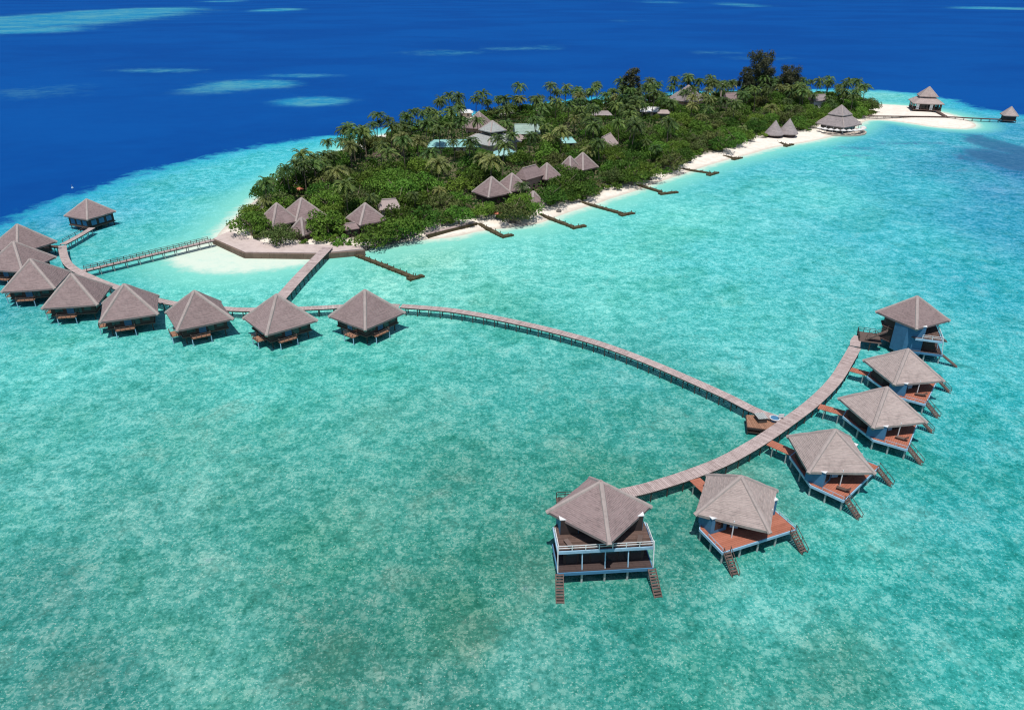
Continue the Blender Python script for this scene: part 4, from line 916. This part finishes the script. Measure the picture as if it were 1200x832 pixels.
# ================================================================== vegetation
def leaf_cloud(c, nrm, size, aspect=1.0, jitter=.8):
    """one leaf clump quad at each centre, roughly facing nrm"""
    n = len(c); nn = nrm + rng.normal(0, jitter, (n, 3)); nn /= np.linalg.norm(nn, axis=1)[:, None] + 1e-9
    a = np.cross(nn, rng.normal(0, 1, (n, 3))); a /= np.linalg.norm(a, axis=1)[:, None] + 1e-9; b = np.cross(nn, a)
    s = np.broadcast_to(np.asarray(size, float), (n,))[:, None]
    a = a*s*.5; b = b*s*.5*aspect
    V = np.stack([c - a, c - b*.8 + nn*s*.06, c + a, c + b*.8 + nn*s*.06], 1).reshape(-1, 3)
    return V, np.arange(n*4).reshape(-1, 4)
def lobes_crown(R, H, z0, nlobes, nleaf, leaf, mat, name, tone=.5, flat=.75, lowest=.2):
    C = []; 
    for k in range(nlobes):
        a = rng.uniform(0, 2*PI); q = math.sqrt(rng.uniform(0, 1))*.80; zz = (1 - q*q)**.5*rng.uniform(lowest, .95)
        C.append((R*q*math.cos(a), R*q*math.sin(a), z0 + H*zz*.78, R*rng.uniform(.22, .42)))
    C = np.array(C); w = C[:, 3]**2; pick = rng.choice(nlobes, nleaf, p=w/w.sum())
    d = rng.normal(0, 1, (nleaf, 3)); d[:, 2] = np.where(rng.random(nleaf) < .8, np.abs(d[:, 2]), d[:, 2]*.5); d /= np.linalg.norm(d, axis=1)[:, None]
    rad = C[pick, 3]*rng.uniform(.72, 1.08, nleaf); c = C[pick, :3] + d*rad[:, None]*np.array((1, 1, flat))
    V, Q = leaf_cloud(c, d, leaf*rng.uniform(.6, 1.35, nleaf), .7, .55)
    lt = rng.uniform(0, 1, nlobes); var = np.clip(.62*lt[pick] + .38*rng.random(nleaf) + (tone - .5), 0, 1)
    return np_mesh(name, V, Q, mat, var)
def trunk_bm(h, r0, r1, lean=0.0, limbs=0, R=3.0):
    b = MB(); pts = []; k = 6
    for i in range(k + 1):
        s = i/k; pts.append((lean*s*s, lean*.3*s, -.4 + (h + .4)*s))
    b.tube(pts, [r0 + (r1 - r0)*(i/k)**.7 for i in range(k + 1)], 7)
    for j in range(limbs):
        a = 2*PI*j/limbs + random.uniform(-.4, .4); p = np.array(pts[3 + j % 3]); e = p + np.array((R*.6*math.cos(a), R*.6*math.sin(a), h*.55))
        m = (p + e)/2 + np.array((0, 0, -.25)); b.tube([p, m, e], [r1*.9, r1*.6, r1*.25], 5)
    return b
def palm_crown(h, lean, n_fr, Lf, mat, name):
    V = []; Q = []; var = []; base = np.array((lean, lean*.3, h))
    for f in range(n_fr):
        az = 2*PI*f*.381966*1.0 + rng.uniform(-.2, .2); u = (f + .5)/n_fr; elev = math.radians(74 - 100*u + rng.uniform(-9, 9)); ln = Lf*rng.uniform(.8, 1.1)*(.85 + .3*math.sin(PI*min(1, u*1.2)))
        seg = 7; p = base.copy(); e = elev; ax = np.array((math.cos(az), math.sin(az), 0)); sd = np.array((-math.sin(az), math.cos(az), 0)); tw = rng.uniform(-.35, .35); fv = rng.uniform(0, 1)**1.4*.75
        for i in range(seg):
            d = ax*math.cos(e) + np.array((0, 0, 1))*math.sin(e); q = p + d*ln/seg; up = np.cross(sd, d)*-1
            wl = ln*.17*math.sin(PI*(.12 + .80*(i + .5)/seg))
            for s in (-1, 1):
                side = sd*s*math.cos(.42 + tw*s) - np.array((0, 0, 1))*math.sin(.42 + tw*s) ; tip = (p + q)/2 + side*wl + d*wl*.9
                k = len(V); V += [p, q, tip + d*ln/seg*.18, tip - d*ln/seg*.16]; Q.append((k, k+1, k+2, k+3)); var.append(min(1, max(0, fv + rng.uniform(-.1, .3))))
            p = q; e -= math.radians(8 + 3.2*i)*rng.uniform(.8, 1.2)*(1.15 if u < .5 else .75)
    return np_mesh(name, np.array(V), np.array(Q), mat, var)
def pine_crown(H, R, nleaf, mat, name):
    C = []
    for k in range(60):
        s = rng.uniform(.05, 1); rr = R*(1 - .35*s**1.5)*math.sqrt(rng.uniform(.02, 1)); a = rng.uniform(0, 2*PI); C.append((rr*math.cos(a), rr*math.sin(a), H*(.18 + .8*s), R*rng.uniform(.2, .36)))
    C = np.array(C); pick = rng.integers(0, len(C), nleaf); d = rng.normal(0, 1, (nleaf, 3)); d /= np.linalg.norm(d, axis=1)[:, None]
    c = C[pick, :3] + d*(C[pick, 3]*rng.uniform(.3, 1.15, nleaf))[:, None]*np.array((1, 1, .9))
    V, Q = leaf_cloud(c, d + np.array((0, 0, .4)), .95*rng.uniform(.5, 1.4, nleaf), .5, .8)
    return np_mesh(name, V, Q, mat, np.clip(rng.uniform(0, 1, len(C))[pick]*.7 + rng.random(nleaf)*.3, 0, 1))

class Kind:
    def __init__(s, name, cat, trunk, crown, group, R, H): s.name, s.cat, s.trunk, s.crown, s.group, s.R, s.H = name, cat, trunk, crown, group, R, H
KINDS = {}
for i, (h, ln, nf, Lf, mt) in enumerate([(10.0, .8, 30, 4.4, 'palm'), (11.5, -1.3, 28, 4.2, 'palm'), (9.0, 1.8, 32, 4.5, 'palm'), (8.5, .4, 30, 4.4, 'palm_y'), (10.5, .2, 32, 4.1, 'palm')]):
    KINDS['palm%d' % i] = Kind('coconut_palm', 'palm tree', trunk_bm(h, .22, .13, ln).mesh('palm_trunk', M['bark']), palm_crown(h, ln, nf, Lf, M[mt], 'palm_crown'), 'coconut palms of the island grove', 3.4, h)
for i, (R, H, nl, nq, mt, lf) in enumerate([(5.0, 5.2, 26, 1500, 'broad', .62), (5.4, 4.6, 30, 1700, 'broad', .62), (4.6, 5.6, 22, 1400, 'bright', .58), (4.8, 4.8, 24, 1400, 'olive', .58), (5.2, 5.0, 28, 1600, 'bright', .6)]):
    KINDS['broad%d' % i] = Kind('broadleaf_tree', 'tree', trunk_bm(4.2, .28, .18, .2, 5, R).mesh('tree_trunk', M['bark']), lobes_crown(R, H + .6, .9, nl + 8, int(nq*1.3), lf, M[mt], 'tree_crown'), 'broadleaf trees of the island', R, H + 2)
for i, (R, H, nl, nq, mt) in enumerate([(1.9, 2.6, 12, 520, 'bright'), (2.1, 2.2, 12, 520, 'olive'), (1.8, 2.4, 10, 480, 'broad')]):
    KINDS['shrub%d' % i] = Kind('shrub', 'shrub', trunk_bm(1.2, .09, .06, .1, 4, 1.4).mesh('shrub_stem', M['bark']), lobes_crown(R, H, .15, nl, nq, .46, M[mt], 'shrub_crown'), 'shrubs fringing the beach', R, H)
KINDS['big'] = Kind('broadleaf_tree', 'tree', trunk_bm(6, .5, .3, .3, 7, 9).mesh('tree_trunk', M['bark']), lobes_crown(11.5, 8.5, 2.2, 70, 5200, .72, M['bright'], 'tree_crown', .4), 'broadleaf trees of the island', 11.5, 10)
KINDS['pine'] = Kind('casuarina', 'tree', trunk_bm(18, .45, .08, .6, 9, 6).mesh('pine_trunk', M['bark']), pine_crown(24, 8.2, 9000, M['pine'], 'pine_crown'), 'tall dark casuarinas', 7, 22)
KINDS['pine1'] = Kind('casuarina', 'tree', trunk_bm(14, .35, .08, -.5, 8, 4).mesh('pine_trunk', M['bark']), pine_crown(19, 5.0, 4600, M['pine'], 'pine_crown'), 'tall dark casuarinas', 4.6, 18)
KINDS['dry'] = Kind('bare_tree', 'tree', trunk_bm(5, .22, .12, .3, 8, 3.2).mesh('tree_trunk', M['bark']), lobes_crown(3.4, 5.5, 1.8, 12, 420, .45, M['dry'], 'tree_crown'), None, 3.2, 7)
FIRST = {}; COUNT = {}
def plant(kind, x, y, sc, label, szf=None):
    K = KINDS[kind]; z = max(0, ground_z(x, y) - .05)
    if kind not in FIRST:
        t = link(K.name, None); link('trunk', K.trunk, t); link('crown', K.crown, t); FIRST[kind] = t
        t['category'] = K.cat
        if K.group: t['group'] = K.group
    else: t = copy_tree(FIRST[kind])
    t.location = (x, y, z); t.rotation_euler = (0, 0, random.uniform(0, 2*PI)); s = sc
    t.scale = (s, s, s*(szf or random.uniform(.9, 1.12))); t['label'] = label; COUNT[K.name] = COUNT.get(K.name, 0) + 1; PLANTED.append((x, y, K.R*sc, K.name))
    return t
PLANTED = []
FRONT = poly([(277, 274), (310, 283), (418, 287), (457, 278), (481, 276), (520, 266), (544, 259), (565, 261), (585, 258), (618, 259), (633, 247), (650, 241), (672, 239), (698, 234), (720, 221), (746, 217), (775, 207), (794, 195), (823, 186), (849, 180), (866, 171), (886, 166), (898, 158), (915, 156), (937, 158), (953, 154), (960, 142), (1013, 138)])
def dist_line(p, Ln):
    best = 1e9
    for i in range(len(Ln) - 1):
        a, b = Ln[i], Ln[i+1]; e = b - a; t = max(0, min(1, ((p - a)@e)/(e@e))); best = min(best, np.linalg.norm(p - a - t*e))
    return best
def blocked(kind, x, y, sc):
    K = KINDS[kind]
    for fx, fy, fr in FOOT:
        if (x - fx)**2 + (y - fy)**2 < (fr*.92 + K.R*sc*.30)**2: return True
    zc = 1.2 + K.H*sc*(.97 if kind.startswith('palm') else .62); px, py, k = proj(x, y, zc); r = K.R*sc*k*.5
    if random.random() < (.05 if kind.startswith('broad') else .18): return False
    for x0, y0, x1, y1, by in CLEAR:
        if y < by:
            qx, qy = max(x0, min(px, x1)), max(y0, min(py, y1))
            if (px - qx)**2 + ((py - qy)*1.15)**2 < r*r: return True
            if kind.startswith('palm') and x0 - 1 < px < x1 + 1 and py < y1 and proj(x, y, 1)[1] > y0 and random.random() < .8: return True
    return False
def zone(x, y):
    px, py, _ = proj(x, y, 1); d = dist_line(np.array((x, y)), FRONT)
    a = 'beside the promenade bungalows' if px < 440 else 'between the promenade and the teal roofs' if px < 560 else 'around the close row of bungalows' if px < 680 else 'on the middle of the island' if px < 800 else 'towards the sandbar end'
    b = 'at the beach edge' if d < 9 else 'in the inner grove' if d < 55 else 'on the ocean side'
    return b, a
ADJ = {'palm0': 'tall coconut palm', 'palm1': 'tall leaning coconut palm', 'palm2': 'low leaning coconut palm', 'palm3': 'yellowish coconut palm', 'palm4': 'straight coconut palm', 'broad0': 'dark green broad tree', 'broad1': 'dark wide-crowned tree', 'broad2': 'bright green rounded tree', 'broad3': 'olive green tree', 'broad4': 'bright green wide tree', 'shrub0': 'bright green shrub', 'shrub1': 'olive shrub', 'shrub2': 'dark green shrub'}
def lab_for(kind, x, y): b, a = zone(x, y); return '%s %s %s' % (ADJ[kind], b, a)
VMN, VMX = VEG.min(0) - 3, VEG.max(0) + 3
def inside(x, y, pad=0):
    p = np.array([[x, y]]); v = sdist(p, VEG)[0]; px, py, _ = proj(x, y, 1)
    if px < 400 and py < 275 - (px - 277)*.25: return v < -1.5      # open sand behind the promenade bungalows
    return v < 2.6 and sdist(p, LAND)[0] < -3.2

# trees one can single out
def at(kind, px, py, sc, label, szf=None, z=1.2): x, y = U(px, py, z); return plant(kind, x, y, sc, label, szf)
at('big', 466, 231, 1.0, 'huge bright green spreading tree above the beach between promenade and teal roofs')
at('big', 704, 187, .80, 'large bright green tree behind the twin bungalow in the middle of the island')
at('broad2', 385, 276, 1.35, 'round bright green tree between the steep promenade hut and the porch bungalow', .95)
at('broad4', 295, 275, 1.2, 'bushy tree at the very tip of the island, beside the promenade corner')
at('broad3', 329, 285, 1.15, 'olive bushy tree on the promenade in front of the first bungalow')
at('broad3', 303, 267, .8, 'smaller olive tree left of the first promenade bungalow')
at('shrub0', 403, 287, 1.5, 'clipped round shrub on the promenade near the boardwalk head')
at('shrub0', 355, 284, .8, 'small round shrub in front of the steep promenade hut')
at('broad0', 441, 284, 1.35, 'wide green tree overhanging the dark rocks at the promenade end', .72)
at('broad4', 468, 277, 1.5, 'green tree overhanging the rocky shore beyond the promenade', .85)
at('broad3', 602, 258, 1.35, 'olive dome-shaped tree on the beach between second groyne and gazebo')
at('broad2', 538, 262, 1.1, 'bright tree behind the timber walkway')
at('pine', 886, 122, 1.12, 'tallest dark casuarina on the skyline with a broad ragged crown')
at('pine', 921, 121, .88, 'second tall dark casuarina, closer to the sandbar')
at('pine1', 870, 124, 1.0, 'smaller casuarina leaning against the tallest dark one on the skyline')
at('pine1', 738, 128, 1.12, 'lone dark casuarina rising from the skyline at mid island')
at('palm4', 341, 236, .95, 'coconut palm standing alone behind the promenade bungalows at the sandy shore')
at('palm4', 413, 197, .98, 'coconut palm spiking above the ocean side trees near the pale bare tree')
at('palm4', 585, 196, 1.15, 'tall coconut palm standing in front of the tiered hall')
at('dry', 447, 192, .95, 'pale pinkish bare-looking tree among the ocean side palms')
at('broad2', 1000, 141, 1.0, 'bright tree beside the beach restaurant facing the sandbar'); at('broad4', 1008, 136, .75, 'last small tree before the sandbar boardwalk')
at('palm1', 996, 137, .9, 'coconut palm behind the beach restaurant roof')

for px, py, k, sc in ((526, 184, 'broad0', .62), (538, 186, 'broad3', .6), (551, 185, 'broad0', .6), (564, 184, 'broad2', .58), (575, 186, 'broad1', .6), (588, 193, 'broad0', .62), (602, 191, 'broad2', .6), (620, 170, 'broad0', .6), (634, 167, 'broad3', .62), (607, 174, 'broad1', .55),
                      (664, 178, 'broad2', .6), (704, 143, 'broad0', .6), (694, 142, 'broad3', .6), (716, 142, 'broad1', .6), (757, 141, 'broad0', .6), (768, 142, 'broad2', .6), (780, 141, 'broad1', .6), (533, 190, 'palm0', .85), (556, 190, 'palm2', .9), (516, 181, 'palm4', .95), (628, 172, 'palm1', .9), (600, 178, 'palm2', .85), (698, 145, 'palm0', .8), (752, 142, 'palm2', .85), (784, 140, 'palm4', .85),
                      (950, 128, 'palm0', .7), (966, 128, 'palm2', .7), (798, 127, 'palm0', .75), (818, 126, 'palm2', .75), (850, 126, 'palm4', .7), (865, 127, 'palm2', .75), (614, 212, 'broad0', .6), (634, 213, 'broad2', .6)):
    x, y = U(px, py, 1.2); plant(k, x, y, sc, lab_for(k, x, y))
def scatter(kinds, n, dmin, sc, cond, own):
    pts = []; tries = 0
    while len(pts) < n and tries < n*90:
        tries += 1; x = random.uniform(VMN[0], VMX[0]); y = random.uniform(VMN[1], VMX[1])
        if not inside(x, y, .3): continue
        d = dist_line(np.array((x, y)), FRONT)
        if not cond(d, x, y): continue
        k = random.choice(kinds); s = random.uniform(*sc)
        dm = dmin*(.75 + .5*random.random())
        if any((x - a)**2 + (y - b)**2 < dm*dm for a, b in pts): continue
        if any((x - a)**2 + (y - b)**2 < (r*.62 + (1.2 if own == 'shrub' else .5))**2 for a, b, r, nm in PLANTED if nm == own or nm == 'broadleaf_tree' and r > 7): continue
        if blocked(k, x, y, s): continue
        pts.append((x, y)); plant(k, x, y, s, lab_for(k, x, y))
    return len(pts)
prox = lambda x, y: proj(x, y, 1)[0]
INV = sdist
back = lambda x, y: -sdist(np.array([[x, y]]), VEG)[0]
scatter(['broad0', 'broad2', 'broad4', 'broad1', 'broad3'], 78, 6.0, (.85, 1.3), lambda d, x, y: d < 22, 'broadleaf_tree')
scatter(['broad0', 'broad1', 'broad2', 'broad4', 'broad3'], 60, 7.5, (1.0, 1.5), lambda d, x, y: 20 < d < 60 and (prox(x, y) < 520 or random.random() < .55), 'broadleaf_tree')
BACK = np.array([*VEG[5:20]])
def hedge():
    tot = 0
    for i in range(len(BACK) - 1):
        a, b = BACK[i], BACK[i+1]; Ln = np.linalg.norm(b - a); e = (b - a)/Ln; nrm = np.array((-e[1], e[0])); tot0 = 0
        while tot0 < Ln:
            for off, kinds, sc in ((random.uniform(-3.5, 0.5), ('shrub0', 'shrub1', 'shrub2'), (1.2, 1.9)), (random.uniform(2, 7), ('broad0', 'broad3', 'broad1', 'broad2'), (.6, .9))):
                if kinds[0] == 'broad0' and random.random() < .45: continue
                p = a + e*(tot0 + random.uniform(-1, 1)); q = p + nrm*off; k = random.choice(kinds)
                if sdist(np.array([q]), VEG)[0] > 4.5 or sdist(np.array([q]), LAND)[0] > -2.5:
                    q = p - nrm*off
                    if sdist(np.array([q]), VEG)[0] > 4.5 or sdist(np.array([q]), LAND)[0] > -2.5: continue
                s_ = random.uniform(*sc)
                if blocked(k, q[0], q[1], s_): continue
                plant(k, q[0], q[1], s_, lab_for(k, q[0], q[1]))
            tot0 += random.uniform(4.2, 6.5)
hedge()
scatter(['palm0', 'palm1', 'palm2', 'palm4'], 95, 3.6, (.70, .98), lambda d, x, y: d > 40 and back(x, y) < 13, 'coconut_palm')
scatter(['palm0', 'palm1', 'palm2', 'palm3', 'palm4', 'palm0'], 170, 5.2, (.95, 1.25), lambda d, x, y: d > 15 and (d > 30 or random.random() < .5), 'coconut_palm')
scatter(['broad0', 'broad1', 'broad3', 'broad2'], 52, 7.5, (.85, 1.3), lambda d, x, y: d > 20, 'broadleaf_tree')
scatter(['palm2', 'palm3', 'palm0'], 12, 7, (.6, .8), lambda d, x, y: 3 < d < 16, 'coconut_palm')
scatter(['broad2', 'broad3', 'broad0'], 36, 4.5, (.6, .85), lambda d, x, y: d > 8, 'broadleaf_tree')
scatter(['shrub0', 'shrub1', 'shrub2', 'shrub0'], 105, 2.9, (.8, 1.4), lambda d, x, y: d < 7, 'shrub')
scatter(['shrub0', 'shrub1', 'shrub2', 'shrub0'], 82, 3.8, (1.2, 1.9), lambda d, x, y: d > 7, 'shrub')
print('PLANTED', COUNT)

# ground cover between the trees: nobody could count it
def undergrowth():
    n = 120000; P = np.stack([rng.uniform(VMN[0], VMX[0], n), rng.uniform(VMN[1], VMX[1], n)], 1); s = sdist(P, VEG); P = P[s < -1.0]
    ok = np.ones(len(P), bool)
    for fx, fy, fr in FOOT: ok &= (P[:, 0] - fx)**2 + (P[:, 1] - fy)**2 > (fr*.95)**2
    P = P[ok]; n = len(P); cl = np.sin(P[:, 0]*.31 + 1.3*np.sin(P[:, 1]*.17))*np.sin(P[:, 1]*.27 + np.sin(P[:, 0]*.13)); z = 1.2 + (.6 + 3.2*np.clip(cl*.5 + .5, 0, 1))*rng.random(n)**.6
    c = np.concatenate([P, z[:, None]], 1); V, Q = leaf_cloud(c, np.tile((0, 0, 1.), (n, 1)), rng.uniform(.6, 1.5, n), .75, .7)
    var = np.clip(.32 + .35*cl + rng.normal(0, .15, n), 0, 1)
    tag(link('undergrowth', np_mesh('undergrowth', V, Q, M['under'], var)), kind='stuff')
undergrowth()

# ================================================================== camera, sky, sun
cd = bpy.data.cameras.new('camera'); cam = link('camera', cd); scene.camera = cam
cd.sensor_fit = 'HORIZONTAL'; cd.sensor_width = 36.0; cd.lens = 36.0*F_PX/PW; cd.clip_start = .5; cd.clip_end = 90000
cam.location = (0, 0, CAM_H); cam.rotation_euler = (PI/2 - PITCH, 0, 0)
sun_dir = np.array((-.05, -.32, 1.0)); sun_dir /= np.linalg.norm(sun_dir)          # towards the sun: high, behind the camera
el = math.asin(sun_dir[2]); az = math.atan2(sun_dir[0], sun_dir[1])
w = bpy.data.worlds.new('World'); scene.world = w; w.use_nodes = True; nt = w.node_tree
sky = nt.nodes.new('ShaderNodeTexSky'); sky.sky_type = 'NISHITA'; sky.sun_disc = False; sky.sun_elevation = el; sky.sun_rotation = az
sky.air_density = 1.0; sky.dust_density = .6; sky.ozone_density = 1.5
nt.links.new(sky.outputs[0], nt.nodes['Background'].inputs[0]); nt.nodes['Background'].inputs[1].default_value = .085
sl = bpy.data.lights.new('sun', 'SUN'); sl.energy = 3.6; sl.angle = math.radians(.53); sl.color = (1.0, .955, .89)
so = link('sun', sl); so.rotation_euler = (math.acos(sun_dir[2]), 0, math.atan2(sun_dir[1], sun_dir[0]) + PI/2)
scene.view_settings.view_transform = 'Standard'; scene.view_settings.look = 'None'; scene.view_settings.gamma = 1.0
scene.view_settings.exposure = 0.32; scene.view_settings.use_curve_mapping = False
scene.cycles.filter_width = 1.2; scene.cycles.use_denoising = True; scene.cycles.max_bounces = 6; scene.cycles.diffuse_bounces = 3; scene.cycles.transmission_bounces = 3; scene.cycles.caustics_reflective = False; scene.cycles.caustics_refractive = False
